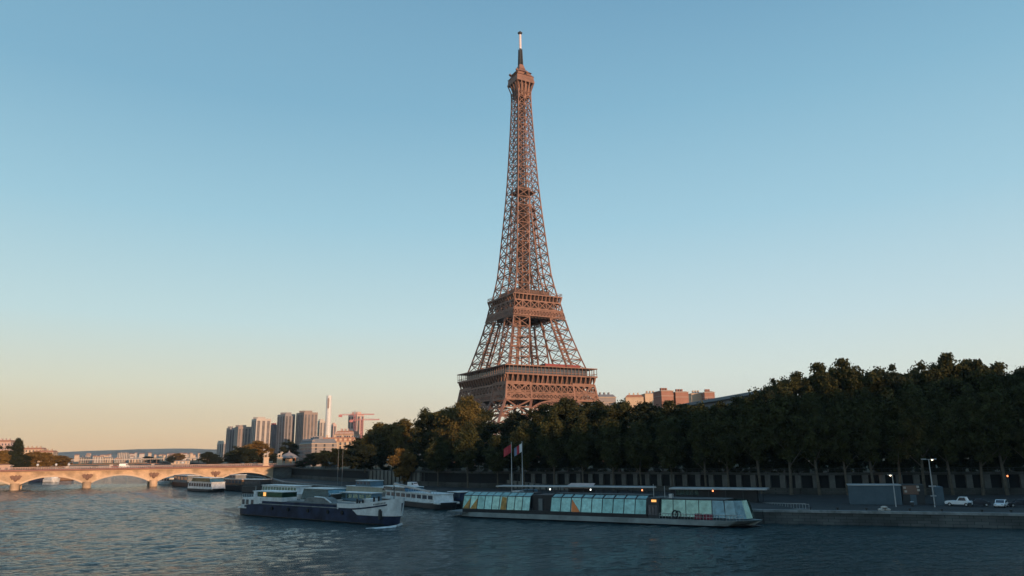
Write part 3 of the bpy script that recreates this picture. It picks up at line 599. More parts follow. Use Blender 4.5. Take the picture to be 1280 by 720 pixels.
# blocks seen over the trees at the right
def over_trees(name, lab, x0, x1, yt, Y, wall, roof, floors, cols, rz=0, mans=2.5, cat='apartment block'):
    p0, p1 = ony(x0, yt, Y), ony(x1, yt, Y)
    return house(name, lab, cat, ((p0.x + p1.x) / 2, Y, 7.9), rz, (p1.x - p0.x), 16, p0.z - 7.9 - mans, wall, roof, floors, cols, 4, mansard=mans, dormers=False, chimneys=3)
over_trees('apartment_block', 'dark slate-roofed block with chimneys just right of the iron tower', 747, 770, 493, 600, M['conc2'], M['zinc'], 12, 6, R(10))
over_trees('apartment_block', 'far pale block, leftmost of the two white ones over the trees', 782, 804, 493.5, 640, M['cream'], M['tile'], 14, 6, R(-4))
over_trees('apartment_block', 'far pale block with flat top right of the first white one', 806, 824, 491, 640, M['cream'], M['zinc'], 14, 5, R(4), 1.0)
over_trees('apartment_block', 'red brick block standing highest over the trees, left one of two', 826, 842, 487.5, 560, M['redbrick'], M['redbrick'], 14, 5, R(12), .8)
over_trees('apartment_block', 'red brick block over the trees, right one of two', 844, 860.5, 489, 560, M['redbrick'], M['redbrick'], 14, 5, R(5), .8)
over_trees('apartment_block', 'cream block over the trees between the brick blocks and the museum roof', 864, 880, 490.5, 600, M['cream'], M['zinc'], 14, 5, R(0), 1.0)
over_trees('apartment_block', 'low reddish block over the trees above the museum roof', 880.5, 893, 489, 590, M['redbrick'], M['tile'], 14, 4, R(0), 1.0)
a0, a1 = ony(862, 502, 330), ony(935, 490, 300)
ms = thing('museum_roof', 'long low museum hall with a sloping dark roof edge behind the trees', 'museum', ((a0.x + a1.x) / 2, 315, 7.9), math.atan2(a1.y - a0.y, a1.x - a0.x))
ln = (a1 - a0).length / 2 + 6; z0, z1 = a0.z - 8.6, a1.z - 7.4
m = MB().wedge([(-ln, z0 - 4.2), (ln, z1 - 4.2), (ln, z1 - 1.5), (-ln, z0 - 1.5)], 1, 14); m.build('glazed_hall', M['zinc'], ms)
MB().wedge([(-ln - 2, z0 - 1.5), (ln + 2, z1 - 1.5), (ln + 2, z1 - .3), (-ln - 2, z0 - .3)], -1, 15).build('roof', M['zinc'], ms)
MB().wedge([(-ln, z0 - 9), (ln, z1 - 9), (ln, z1 - 4.2), (-ln, z0 - 4.2)], 2, 13).build('wall', M['crimson'] if False else M['relief'], ms)
m = MB()
for k in range(6): x = lerp(-ln + 3, ln - 3, k / 5); m.box(x - .5, x + .5, 6, 7, 0, lerp(z0, z1, k / 5) - 8)
m.build('support_columns', M['conc2'], ms)
# hillside town beyond the bridge
rnd = random.Random(5)
a = ony(154, 566.5, 1900)
house('apartment_block', 'square cream apartment block standing largest above the middle of the bridge', 'apartment block', (a.x, 1900, 5), R(20), 24, 20, a.z - 5, M['conc'], M['tile'], 8, 6, 4, mansard=1.0, dormers=False, chimneys=2, win=(2, 2.6))
for i, (x, w_, yt, lab) in enumerate([(105, 20, 571, 'low cream block above the bridge, left of two square gabled ones'), (121, 22, 570, 'cream gabled block above the bridge, second from the left'), (132, 20, 571.5, 'pale cream block left of the largest square block'),
        (143, 16, 572.5, 'low pale block touching the left of the largest square block'), (163, 26, 573, 'low pale annex touching the right of the largest square block'), (172, 16, 573.5, 'low pale block above the bridge between the annex and dark trees'), (201, 14, 571, 'narrow white block above the bridge near the viaduct end')]):
    a = ony(x, yt, 1850); house('apartment_block', lab, 'apartment block', (a.x, 1850 + i * 6, 5), R(rnd.uniform(5, 25)), w_, 16, a.z - 7, M['conc'] if i % 2 else M['cream'], M['tile'] if i % 2 else M['zinc'], 5, 4, 3, mansard=2.2, dormers=False, chimneys=2, win=(2, 2.6))
for i in range(80):
    px_ = rnd.choice([rnd.uniform(92, 250), rnd.uniform(96, 290), rnd.uniform(200, 290)]); Y = rnd.uniform(3200, 4300); p = ony(px_, rnd.uniform(565.5, 571.5), Y)
    t = thing('hillside_house', 'small pale house among others on the far hazy hillside', 'house', (p.x, Y, p.z - 14), rnd.uniform(0, 1), 'houses on the far hillside')
    ww, dd, hh = rnd.uniform(8, 22), rnd.uniform(10, 16), rnd.uniform(6, 12)
    MB().box(-ww / 2, ww / 2, -dd / 2, dd / 2, -40, hh).build('wall', M['cream'] if i % 3 else M['conc'], t)
    n = MB(); n.v = [(-ww / 2 - .5, -dd / 2 - .5, hh), (ww / 2 + .5, -dd / 2 - .5, hh), (ww / 2 + .5, dd / 2 + .5, hh), (-ww / 2 - .5, dd / 2 + .5, hh), (-ww / 2, 0, hh + 4), (ww / 2, 0, hh + 4)]; n.f = [(0, 1, 5, 4), (2, 3, 4, 5), (1, 2, 5), (3, 0, 4), (0, 3, 2, 1)]; n.build('roof', M['tile'], t)
# right-bank houses behind the left trees
for x, w_, yt, lab in ((2, 20, 550, 'rosy apartment block behind the trees at the left edge'), (40, 22, 559.5, 'cream apartment block on the slope behind the left trees, left of two'), (54, 22, 563, 'cream apartment block on the slope behind the left trees, right of two')):
    a = ony(x, yt, 900); house('apartment_block', lab, 'apartment block', (a.x, 900, 7), R(15), w_, 18, a.z - 9.5, M['cream'] if x > 10 else M['pink'], M['tile'], 6, 6, 3, mansard=2.4, dormers=False)
a = ony(226, 575, 985)
house('pavilion', 'small pale stone pavilion above the bridge at the right end of the viaduct', 'pavilion', (a.x, 985, 6.5), BRZ, 22, 12, a.z - 8, M['cream'], M['zinc'], 1, 5, 2, mansard=1.0, dormers=False, chimneys=0, win=(2.2, 3.4))
a = onz(4, 590, 8); rb_ = ony(0, 577, 395)
house('kiosk', 'rosy low kiosk at the left end of the bridge', 'kiosk', (rb_.x - 3, 400, 8.0), R(20), 9, 5, 3.6, M['pink'], M['tile'], 1, 3, 1, mansard=1.0, dormers=False, chimneys=0)

# hill and buildings added out of view behind the viewer to shade the quay
ST = Vector((60, 210, 0)) + SUN_DIR * 330; SP = Vector((-SUN_DIR.y, SUN_DIR.x, 0)); srz = math.atan2(SP.y, SP.x)
m = MB()
prof = [(-70, -3), (-35, 24), (-15, 42), (60, 46), (160, 30), (260, 2)]
for k, s_ in enumerate((-330, 330)):
    for d_, z in prof: p = ST + SP * s_ + SUN_DIR * d_; m.v.append((p.x, p.y, z))
n = len(prof); m.f = [(i, i + 1, n + i + 1, n + i) for i in range(n - 1)]
struct('shade_hill', m, M['soil'])
for k in range(11):
    p = ST + SP * (-300 + k * 60) - SUN_DIR * 8
    house('shade_mansion', 'unseen mansion added for shade behind the viewer, number %s on the hill terrace' % ['one', 'two', 'three', 'four', 'five', 'six', 'seven', 'eight', 'nine', 'ten', 'eleven'][k], 'mansion', (p.x, p.y, 41), srz + math.pi * 0, 59.5, 18, 20.0, M['cream'], M['zinc'], 6, 8, 0, mansard=5.5, group='added shade mansions on the hill', dormers=False)

# ------------------------------------------------------------------ trees
def crown_mesh(name, seed, m, Rw=7.0, z0=4.0, z1=28.0, lobes=75, leaves=190, leaf=.40, tall=False):
    rng = np.random.default_rng(seed); H = (z1 - z0) / 2; zc = (z0 + z1) / 2; V = []
    bumps = rng.normal(size=(9, 3)); bumps /= np.linalg.norm(bumps, axis=1)[:, None]
    for l in range(lobes):
        d0 = rng.normal(size=3); d0 /= np.linalg.norm(d0)
        rad0 = (rng.uniform(.62, .98) if l % 5 else rng.uniform(.1, .6)) * (.80 + .24 * np.max(bumps @ d0))
        if d0[2] > 0: wz = 1.0 - (.45 if tall else .12) * d0[2]
        else: wz = 1.0 + .12 * d0[2]
        c = np.array([d0[0] * Rw * rad0 * wz, d0[1] * Rw * rad0 * wz, zc + d0[2] * H * rad0]); r = Rw * rng.uniform(.14, .34)
        nl = int(leaves * (r / (Rw * .2)) ** 1.5)
        d = rng.normal(size=(nl, 3)); d /= np.linalg.norm(d, axis=1)[:, None]
        rad = r * np.abs(rng.normal(.75, .32, nl)); pos = c + d * rad[:, None] * np.array([1, 1, .8 if not tall else 1.35])
        nrm = d * .5 + rng.normal(size=(nl, 3)) * .8 + np.array([0, 0, .25]); nrm /= np.linalg.norm(nrm, axis=1)[:, None]
        a = np.cross(nrm, rng.normal(size=(nl, 3))); a /= np.linalg.norm(a, axis=1)[:, None]; b = np.cross(nrm, a)
        s = (leaf * rng.uniform(.5, 1.3, nl))[:, None]; a = a * s; b = b * s * .7
        V.append(np.stack([pos - a, pos - b * .9, pos + a, pos + b], 1).reshape(-1, 3))
    V = np.concatenate(V); n = len(V) // 4; me = bpy.data.meshes.new(name)
    me.vertices.add(len(V)); me.vertices.foreach_set('co', V.ravel()); me.loops.add(n * 4); me.polygons.add(n)
    me.loops.foreach_set('vertex_index', np.arange(n * 4)); me.polygons.foreach_set('loop_start', np.arange(n) * 4)
    me.materials.append(m); me.update(); me.validate(); return me
def trunk_mesh(seed, top=20, r=.45):
    rnd_ = random.Random(seed); m = MB(); p = Vector((0, 0, -.3)); q_ = Vector((rnd_.uniform(-.4, .4), rnd_.uniform(-.4, .4), top * .42)); m.tube(p, q_, r, r * .7, 8); e = Vector((q_.x * 1.5, q_.y, top)); m.tube(q_, e, r * .7, r * .2, 7)
    for i in range(6):
        t = lerp(.36, .8, i / 5); s = p.lerp(e, t); an = i * 2.4 + rnd_.random(); l = lerp(6, 3, i / 5); m.tube(s, s + Vector((math.cos(an) * l * .8, math.sin(an) * l * .8, l * .8)), r * .38, r * .1, 6)
    return m.mesh('trunk', M['bark'])
CR = {'plane': [crown_mesh('crown', 10 + i, LEAF[0]) for i in range(4)], 'autumn': [crown_mesh('crown', 20 + i, LEAF[1], leaf=.45) for i in range(2)],
      'poplar': [crown_mesh('crown', 30 + i, LEAF[2], 4.6, 8.5, 28, 110, 110, .36, True) for i in range(3)], 'dark': [crown_mesh('crown', 40 + i, LEAF[3], 7, 3, 28) for i in range(2)]}
CR['sunpainted'] = [crown_mesh('crown', 50 + i, LEAF[4], leaf=.42) for i in range(2)]  # plane crowns coloured as if catching low sun
TR = [trunk_mesh(i) for i in range(3)]
tr_rnd = random.Random(11)
def tree(kind, label, x, y, z, top_z, width=14.0, group=None, name=None):
    """top_z: world height of the crown's top; width: crown width in metres"""
    k = tr_rnd.randrange(1000); H = top_z - z; s = H / 28.0; wx = width / (9.6 if kind == 'poplar' else 14.5)
    nm = name or {'plane': 'plane_tree', 'autumn': 'autumn_tree', 'poplar': 'poplar_tree', 'dark': 'broadleaf_tree', 'sunpainted': 'plane_tree'}[kind]
    t = thing(nm, label, 'tree', (x, y, z), tr_rnd.uniform(0, 6.28), group)
    c = inst(CR[kind][k % len(CR[kind])], 'crown', t, (0, 0, 0), 0, (wx, wx * tr_rnd.uniform(.9, 1.1), s)); inst(TR[k % 3], 'trunk', t, (0, 0, 0), 0, (max(.7, s), max(.7, s), s)); return t
def ord_(i): return ['first', 'second', 'third', 'fourth', 'fifth', 'sixth', 'seventh', 'eighth', 'ninth', 'tenth', 'eleventh', 'twelfth', 'thirteenth', 'fourteenth', 'fifteenth', 'sixteenth', 'seventeenth', 'eighteenth', 'nineteenth', 'twentieth', 'twenty-first', 'twenty-second', 'twenty-third', 'twenty-fourth'][i]
def along(line, px_, off, py_=570):      # point on a polyline (pushed away from the river by off) that shows at column px_
    r = ray(px_, py_); u = Vector((r[0], r[1], 0))
    for (ax, ay), (bx_, by) in zip(line, line[1:]):
        d = Vector((bx_ - ax, by - ay, 0)); n = Vector((d.y, -d.x, 0)).normalized(); n = -n if n.y < 0 else n
        A = Vector((ax, ay, 0)) + n * off
        det = u.x * (-d.y) + u.y * d.x
        t_, s_ = np.linalg.solve(np.array([[u.x, -d.x], [u.y, -d.y]]), np.array([A.x, A.y]))
        if -0.03 <= s_ <= 1.03 and t_ > 0: return A + d * s_
    return None
SIL = [(440, 556), (455, 540), (470, 525), (490, 515), (510, 517), (523, 524), (530, 505), (545, 500), (565, 502), (575, 493), (595, 491), (608, 503), (617, 530), (628, 540), (640, 515), (652, 508), (680, 503), (705, 492), (740, 494), (760, 496), (800, 495), (830, 498), (870, 501), (905, 498), (925, 494), (945, 488), (965, 472), (985, 464), (1005, 463), (1025, 456), (1045, 448), (1070, 446), (1090, 456), (1110, 451), (1130, 453), (1150, 444), (1180, 443), (1200, 440), (1220, 443), (1250, 444), (1275, 451), (1400, 450)]
back = [478, 500, 538, 560, 585, 650, 680, 710, 742, 775, 808, 840, 870, 905, 938, 972, 1003, 1036, 1068, 1100, 1134, 1166, 1200, 1232, 1268, 1304]
BK = 'tall plane trees along the upper quay road'
for i, px_ in enumerate(back):
    p = along(WL, px_, 9); y_t = interp(SIL, px_) + 3
    if px_ in (478, 500): p = along(WL, px_, 14)
    z = ony(px_, y_t, p.y).z; kind = ('sunpainted' if i < 6 and i != 2 else 'plane') if i % 5 or i == 0 else 'dark'
    if i == 0: lab = 'round-topped tree at the left end of the tall row, its crown catching golden light'
    else: lab = '%s tree from the left in the tall dark upper quay row' % (ord_(i) if i < 24 else ('twenty-fifth' if i == 24 else 'last'))
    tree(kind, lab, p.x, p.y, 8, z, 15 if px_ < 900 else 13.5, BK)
for i, px_ in enumerate([985, 1022, 1058, 1092, 1126, 1160, 1195, 1228, 1262, 1298]):
    p = along(WL, px_, 27); z = ony(px_, interp(SIL, px_) + 7, p.y).z
    tree('plane', '%s tree from the left in the rearmost row at the right' % ord_(i), p.x, p.y, 8, z, 14, 'rearmost trees at the right')
for i, (px_, dy) in enumerate([(470, 8), (496, 12), (520, 10), (546, 10), (572, 8), (598, 12), (640, 8), (664, 10), (690, 8), (718, 6), (746, 6), (772, 6), (800, 8), (828, 6), (856, 6), (884, 8), (914, 8), (944, 8)]):
    p = along(WL, px_, 30); z = ony(px_, interp(SIL, px_) + dy, p.y).z
    tree('sunpainted' if i in (0, 1, 3, 4, 9, 12) else 'plane' if i % 4 else 'dark', '%s from the left of the park trees filling behind the upper quay row' % ord_(i), p.x, p.y, 7.9, z, 19, 'park trees behind the upper quay row')
for i in range(48):
    px_ = 462 + i * 18; p = along(WL, px_, 3.0)
    if p is None: continue
    t = thing('shrub', 'dark shrub in the hedge line behind the quay wall coping', 'shrub', (p.x, p.y, 6.2), i * 1.3, 'shrubs along the quay wall coping'); inst(CR['dark'][i % 2], 'foliage', t, (0, 0, 0), 0, (.48, .48, .34 + .05 * (i % 3)))
FT = [(548, 545), (570, 535), (612, 548), (640, 545), (690, 512), (715, 520), (760, 520), (800, 522), (850, 520), (882, 508), (905, 510), (935, 500), (965, 490), (1000, 482), (1040, 490), (1080, 492), (1110, 494), (1140, 480), (1175, 492), (1210, 488), (1240, 474), (1290, 476)]
for i, (px_, yt) in enumerate([(505, 560), (548, 548), (585, 530), (622, 543), (655, 530), (692, 512), (728, 524), (765, 521), (800, 524), (838, 522), (880, 508), (908, 512), (948, 492), (985, 484), (1020, 488), (1055, 494), (1088, 492), (1120, 492), (1150, 480), (1185, 494), (1222, 484), (1252, 472), (1290, 478)]):
    p = along(WL, px_, -3.5); z = ony(px_, yt, p.y).z
    tree('poplar' if i > 0 else 'autumn', '%s from the left of the paler trees at the quay wall foot' % ord_(i), p.x, p.y, 2.5, z, 10.5, 'paler trees at the foot of the quay wall')
# trees between the carousel and the tall row
for px_, yt, Y, wd, kind, lab in ((452, 545, 360, 16, 'plane', 'dark tree left of the round golden-topped tree'), (466, 537, 350, 15, 'plane', 'dark tree tucked against the left of the golden-topped tree'), (425, 560, 400, 14, 'autumn', 'low golden brown tree before the sunlit apartment block'), (408, 562, 410, 12, 'autumn', 'small golden tree right of the carousel before the apartment block'),
        (440, 566, 370, 12, 'autumn', 'small rust-coloured tree at the foot of the tall dark trees'), (392, 566, 420, 11, 'plane', 'low dark tree between the carousel and golden trees'), (457, 556, 330, 14, 'dark', 'broad dark tree at the left end of the quay trees'), (362, 549, 560, 14, 'dark', 'dark tree behind the carousel in front of grey high-rises'),
        (322, 549.5, 520, 22, 'autumn', 'big tree with golden right side before the high-rises at the bridge end'), (303, 556, 530, 20, 'plane', 'dark green tree left of the big golden one at the bridge end'), (312, 558, 500, 14, 'dark', 'dark tree in front of the big golden one at the bridge end'), (290, 565, 560, 14, 'plane', 'low dark tree left of the bridge-end trees'),
        (262, 564, 640, 16, 'dark', 'dark bushy tree above the fourth arch of the bridge'), (272, 570, 640, 12, 'dark', 'small dark tree right of the bushy one above the bridge'),
        (222, 566, 1000, 22, 'autumn', 'rust brown tree behind the small stone pavilion'), (214, 570, 960, 12, 'dark', 'dark tree left of the rust brown tree at the pavilion'), (186, 570, 1300, 22, 'dark', 'dark green tree above the middle of the bridge'), (195, 572, 1300, 14, 'dark', 'smaller dark green tree above the bridge, right of its twin'),
        (345, 566, 500, 9, 'dark', 'small dark tree between the two statues'), (378, 575, 440, 9, 'dark', 'low dark shrub tree right of the carousel')):
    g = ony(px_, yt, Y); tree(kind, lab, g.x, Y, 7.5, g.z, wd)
for px_, yt, Y, wd, kind, lab in ((-12, 549, 470, 16, 'plane', 'dark green tree cut by the left edge of the view'), (4, 562, 440, 9, 'autumn', 'small golden tree at the left edge beyond the bridge'), (19, 553, 470, 10, 'dark', 'tall dark tree left of the golden riverside trees'), (30, 566, 480, 10, 'dark', 'lower dark tree beside the tall dark one at the left'),
        (43, 564, 520, 15, 'autumn', 'golden brown tree beyond the bridge, left of three'), (60, 565, 560, 13, 'autumn', 'golden brown tree beyond the bridge, middle of three'), (77, 569, 600, 18, 'autumn', 'golden brown tree beyond the bridge, right of three')):
    g = ony(px_, yt, Y); tree(kind, lab, g.x, Y, 6.5, g.z, wd)
sp_t = ony(19, 545.5, 470); tree('dark', 'slender pointed dark conifer rising above the left trees', sp_t.x, 474, 6.5, sp_t.z, 6.5, name='conifer_tree')

# ------------------------------------------------------------------ quay wall with pilasters, ramp wall, railings
rw_ = thing('retaining_wall', 'long dark stone quay wall with a row of pale pilasters beneath the trees', 'wall')
m = MB(); top = MB(); low = MB()
wl = [Vector((x, y, 0)) for x, y in WL]
for a, b in zip(wl, wl[1:]):
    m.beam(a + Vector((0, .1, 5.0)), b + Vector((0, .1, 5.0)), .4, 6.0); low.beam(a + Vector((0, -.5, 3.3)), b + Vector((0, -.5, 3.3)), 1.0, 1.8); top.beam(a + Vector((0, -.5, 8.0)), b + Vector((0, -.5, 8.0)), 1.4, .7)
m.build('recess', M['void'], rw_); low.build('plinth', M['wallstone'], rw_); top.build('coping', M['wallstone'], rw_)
rail_m = MB(); pil = MB().box(-.75, .75, -1.0, 0, 4.2, 7.7).mesh('pilaster', M['pilstone']); pos = 0; cnt = 0
for a, b in list(zip(wl, wl[1:]))[:7]:
    d = b - a; l = d.length; an = math.atan2(d.y, d.x) + math.pi; n_ = max(1, round(l / 4.4))
    if b.x > 190: continue
    for i in range(n_):
        p = a + d * (i / n_)
        if px_of(p.x, p.y, 5)[0] > 640 and cnt < 99: inst(pil, 'pilaster', rw_, (p.x, p.y, 0), an); cnt += 1
    for i in range(int(l / 2)):
        p = a + d * (i * 2 / l); rail_m.beam(p + Vector((0, -.4, 8.3)), p + Vector((0, -.4, 9.4)), .1)
    rail_m.beam(a + Vector((0, -.4, 9.4)), b + Vector((0, -.4, 9.4)), .14); rail_m.beam(a + Vector((0, -.4, 8.9)), b + Vector((0, -.4, 8.9)), .08)
rail_m.build('railing', M['dark'], rw_)
# ramp wall
a, b = along(WL, 462, -5.5), along(WL, 712, -6.5)
rp = thing('ramp_wall', 'grey stone ramp wall sloping down to the right below the trees', 'wall')
m = MB(); n_ = 14
for i in range(n_):
    p, q_ = a.lerp(b, i / n_), a.lerp(b, (i + 1) / n_); z0_, z1_ = [8.2 if t < .45 else lerp(8.2, 3.0, (t - .45) / .55) for t in (i / n_, (i + 1) / n_)]
    k = len(m.v); m.v += [(p.x, p.y, 2.4), (q_.x, q_.y, 2.4), (q_.x, q_.y, z1_), (p.x, p.y, z0_), (p.x + 2, p.y + 4, 2.4), (q_.x + 2, q_.y + 4, 2.4), (q_.x + 2, q_.y + 4, z1_), (p.x + 2, p.y + 4, z0_)]
    m.f += [tuple(k + j for j in f) for f in ((0, 1, 2, 3), (3, 2, 6, 7), (5, 4, 7, 6))]
m.build('wall_face', mat('ramp stone', (0.17, 0.165, 0.15), 0.9, 0, .2, .3), rp)
m = MB()
for i in range(n_ * 3):
    t = i / (n_ * 3); p = a.lerp(b, t); z_ = 8.2 if t < .45 else lerp(8.2, 3.0, (t - .45) / .55); m.box(p.x - .25, p.x + .25, p.y - .35, p.y - .02, 2.5, z_)
m.build('buttresses', M['wallstone'], rp)

# ------------------------------------------------------------------ boats
def hull_mesh(Lh, B, h_side, h_bow, bow=.18, stern=.1, draft=.6, stern_h=None, rake=1.2, zlo=None):
    n = 24; m = MB(); st_h = stern_h or h_side; ring_ = []
    for i in range(n + 1):
        t = i / n; x = lerp(0, Lh, t)
        wb = 1.0
        if t > 1 - bow: u = (t - (1 - bow)) / bow; wb = max(.03, math.sqrt(max(0, 1 - u ** 2.2)))
        if t < stern: u = (stern - t) / stern; wb = min(wb, lerp(1, .62, u ** 2))
        hh = h_side + (h_bow - h_side) * max(0, (t - (1 - bow * 1.8)) / (bow * 1.8)) ** 1.6 + (st_h - h_side) * max(0, (stern * 1.5 - t) / (stern * 1.5)) ** 1.5
        xt = x + rake * max(0, (t - .8) / .2) ** 2; base = len(m.v)
        for y, z, xx in ((-.80, -draft, x), (-1, .25, x), (-1.0, hh, xt), (1.0, hh, xt), (1, .25, x), (.80, -draft, x)): m.v.append((xx, y * wb * B / 2, z))
        ring_.append(base)
    for a, b in zip(ring_, ring_[1:]): m.f += [(a + k, b + k, b + k + 1, a + k + 1) for k in range(5)]
    m.f.append(tuple(ring_[0] + k for k in range(6))); m.f.append(tuple(ring_[-1] + k for k in range(5, -1, -1))); return m
def boat(name, label, cat, pL, pR, yoff=0, flip=False, group=None):
    """pL, pR: waterline ends as seen (left, right). local x runs from left to right end, the visible side is y<0"""
    d = pR - pL; t = thing(name, label, cat, (pL.x, pL.y, 0), math.atan2(d.y, d.x), group); t['len_m'] = d.length
    return t, d.length
def xal(pL, pR, px_):
    r = ray(px_, 645); d = pR - pL; s_ = np.linalg.solve(np.array([[r[0], -d.x], [r[1], -d.y]]), np.array([pL.x, pL.y])); return s_[1] * d.length

# --- glass sided tour boat in the foreground
pL, pR = onz(572, 646.5), onz(946, 661.5)
tb, TL = boat('tour_boat', 'long tour boat with teal glass panels and grey hull, foreground right of centre', 'tour boat', pL, pR)
X = lambda p: xal(pL, pR, p)
Bm = 9.0; cy = Bm / 2
def shift(mb, dy, dx=0, dz=0): mb.v = [(x + dx, y + dy, z + dz) for x, y, z in mb.v]; return mb
shift(hull_mesh(TL - 3, Bm, 1.25, 1.35, .10, .10, rake=3.2), cy, 0).build('hull', M['greyhull'], tb)
shift(hull_mesh(TL - 2, Bm + .25, .28, .28, .10, .10, rake=2.4), cy, -.5).build('fender_strake', M['black'], tb)
m = MB().box(X(577), X(808), .35, Bm - .35, 1.25, 2.05); m.build('deck_wall', M['black'], tb)
MB().prism([(-4, 1.2), (2, .4), (2, Bm - .4), (-4, Bm - 1.2)], .9, 1.25).build('stern_platform', M['boatgrey'], tb)
SL = .75   # inward lean of the glass
def panes(x0, x1, n_, z0, z1, roof=True, painted_reflection=(), matn='teal', parts='window_pane'):
    for i in range(n_):
        a, b = lerp(x0, x1, i / n_) + .10, lerp(x0, x1, (i + 1) / n_) - .10
        g = MB(); g.v = [(a, .30, z0), (b, .30, z0), (b, .30 + SL, z1), (a, .30 + SL, z1), (a, .42, z0), (b, .42, z0), (b, .42 + SL, z1), (a, .42 + SL, z1)]
        g.f = [(0, 1, 2, 3), (5, 4, 7, 6), (0, 3, 7, 4), (1, 5, 6, 2), (3, 2, 6, 7), (0, 4, 5, 1)]
        pn = g.build(parts, M[matn + rnd.choice(('', '_b', '_c'))], tb)
        if roof:
            g = MB(); y0, y1 = .30 + SL, 2.7; za, zb = z1 + .06, z1 + .75
            g.v = [(a, y0, za), (b, y0, za), (b, y1, zb), (a, y1, zb)]; g.f = [(0, 1, 2, 3)]; g.build('roof_pane', M[matn], tb)
        if i in painted_reflection:
            k = painted_reflection[i]; c = MB()
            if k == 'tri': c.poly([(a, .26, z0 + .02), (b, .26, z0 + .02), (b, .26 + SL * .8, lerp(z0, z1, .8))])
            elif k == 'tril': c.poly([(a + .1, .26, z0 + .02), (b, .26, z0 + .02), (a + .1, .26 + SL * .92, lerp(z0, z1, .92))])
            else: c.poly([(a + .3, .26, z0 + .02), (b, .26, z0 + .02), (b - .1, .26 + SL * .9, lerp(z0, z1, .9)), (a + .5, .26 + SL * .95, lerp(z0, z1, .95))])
            c.build('painted_reflection', M['orange'] if k == 'tril' else M['amber'], pn)  # warm reflection painted as a coloured sheet before the pane
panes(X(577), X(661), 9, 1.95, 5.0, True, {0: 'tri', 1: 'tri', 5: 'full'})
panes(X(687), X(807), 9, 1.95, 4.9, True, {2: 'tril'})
m = MB()
for x0, x1, n_ in ((X(577), X(661), 9), (X(687), X(807), 9)):
    for i in range(n_ + 1):
        x = lerp(x0, x1, i / n_); m.beam((x, .34, 1.95), (x, .34 + SL, 5.0), .16); m.beam((x, .34 + SL, 5.0), (x, 2.7, 5.75), .14); m.beam((x, 2.7, 5.75), (x, Bm - 1.1, 5.2), .14)
    m.beam((x0, .34 + SL, 5.0), (x1, .34 + SL, 5.0), .16); m.beam((x0, .34, 1.95), (x1, .34, 1.95), .2); m.box(x0, x1, 2.7, Bm - 2.7, 5.62, 5.78); m.box(x0, x1, Bm - 1.0, Bm - .8, 1.9, 5.1)
m.build('window_frame', M['dark'], tb)
MB().box(X(661) + .2, X(687) - .2, 1.4, Bm - 1, 1.2, 5.4).build('entrance_lobby', M['black'], tb); MB().box(X(670), X(675), 1.2, 1.5, 1.3, 4.6).build('door', M['boatgrey'], tb)
c = MB().box(X(808), X(823), .6, Bm - .8, 1.25, 5.3).build('wheelhouse', M['dark'], tb)
MB().box(X(814), X(820), .5, .62, 4.5, 4.95).build('lit_sign', M['lampsign'], c)
for k, q_ in enumerate((810, 814, 818)): MB().box(X(q_), X(q_) + .5, .52, .62, 1.9, 3.9).build('window', M['winglass'], c)
# open bow lounge
xa, xb = X(823.5), X(893)
n_ = 4
for i in range(n_):
    a, b = lerp(xa, X(888), i / n_) + .06, lerp(xa, X(888), (i + 1) / n_) - .06
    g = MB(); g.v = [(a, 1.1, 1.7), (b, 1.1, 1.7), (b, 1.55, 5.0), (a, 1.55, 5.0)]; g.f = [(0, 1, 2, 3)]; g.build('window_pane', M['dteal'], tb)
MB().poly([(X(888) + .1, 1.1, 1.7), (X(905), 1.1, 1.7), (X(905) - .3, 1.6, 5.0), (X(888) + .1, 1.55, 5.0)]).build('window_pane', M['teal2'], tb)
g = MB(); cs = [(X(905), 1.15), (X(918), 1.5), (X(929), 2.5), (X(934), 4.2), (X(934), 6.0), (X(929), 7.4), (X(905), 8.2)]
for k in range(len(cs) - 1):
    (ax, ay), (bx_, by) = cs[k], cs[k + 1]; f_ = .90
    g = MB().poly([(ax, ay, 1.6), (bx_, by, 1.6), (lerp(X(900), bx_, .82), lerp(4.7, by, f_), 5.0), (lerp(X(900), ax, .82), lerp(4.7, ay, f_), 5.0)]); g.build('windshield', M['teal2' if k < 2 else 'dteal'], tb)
m = MB()
for i in range(n_ + 1): x = lerp(xa, X(888), i / n_); m.beam((x, 1.08, 1.3), (x, 1.55, 5.0), .12)
m.beam((xa, 1.55, 5.05), (X(905), 1.6, 5.05), .16); m.beam((X(905), 1.15, 1.3), (X(903), 1.6, 5.0), .14); m.box(xa, X(905), 1.6, Bm - 1.2, 5.0, 5.2); m.box(xa, X(905), Bm - 1.3, Bm - 1.1, 1.3, 5.0)
m.build('lounge_frame', M['dark'], tb)
m = MB(); n_ = 26
for i in range(n_ + 1): x = lerp(xa, X(928), i / n_); m.beam((x, .35 + .0, 1.3), (x, .35, 2.35), .05)
m.beam((xa, .35, 2.35), (X(928), .35, 2.35), .07); m.beam((xa, .35, 1.85), (X(928), .35, 1.85), .05); m.build('railing', M['steel'], tb)
for a, b in ((867, 876), (878, 889)): bevel(MB().box(X(a), X(b), .5, 1.0, 1.35, 2.45).build('bench_back', M['crimson'], tb), .1)
lb = MB(); xc = X(843.5); 
for i in range(14): a0_, a1_ = 2 * math.pi * i / 14, 2 * math.pi * (i + 1) / 14; lb.tube((xc + .55 * math.cos(a0_), .25, 2.25 + .7 * math.sin(a0_)), (xc + .55 * math.cos(a1_), .25, 2.25 + .7 * math.sin(a1_)), .16, n=6)
lb.build('life_ring', M['black'], tb)
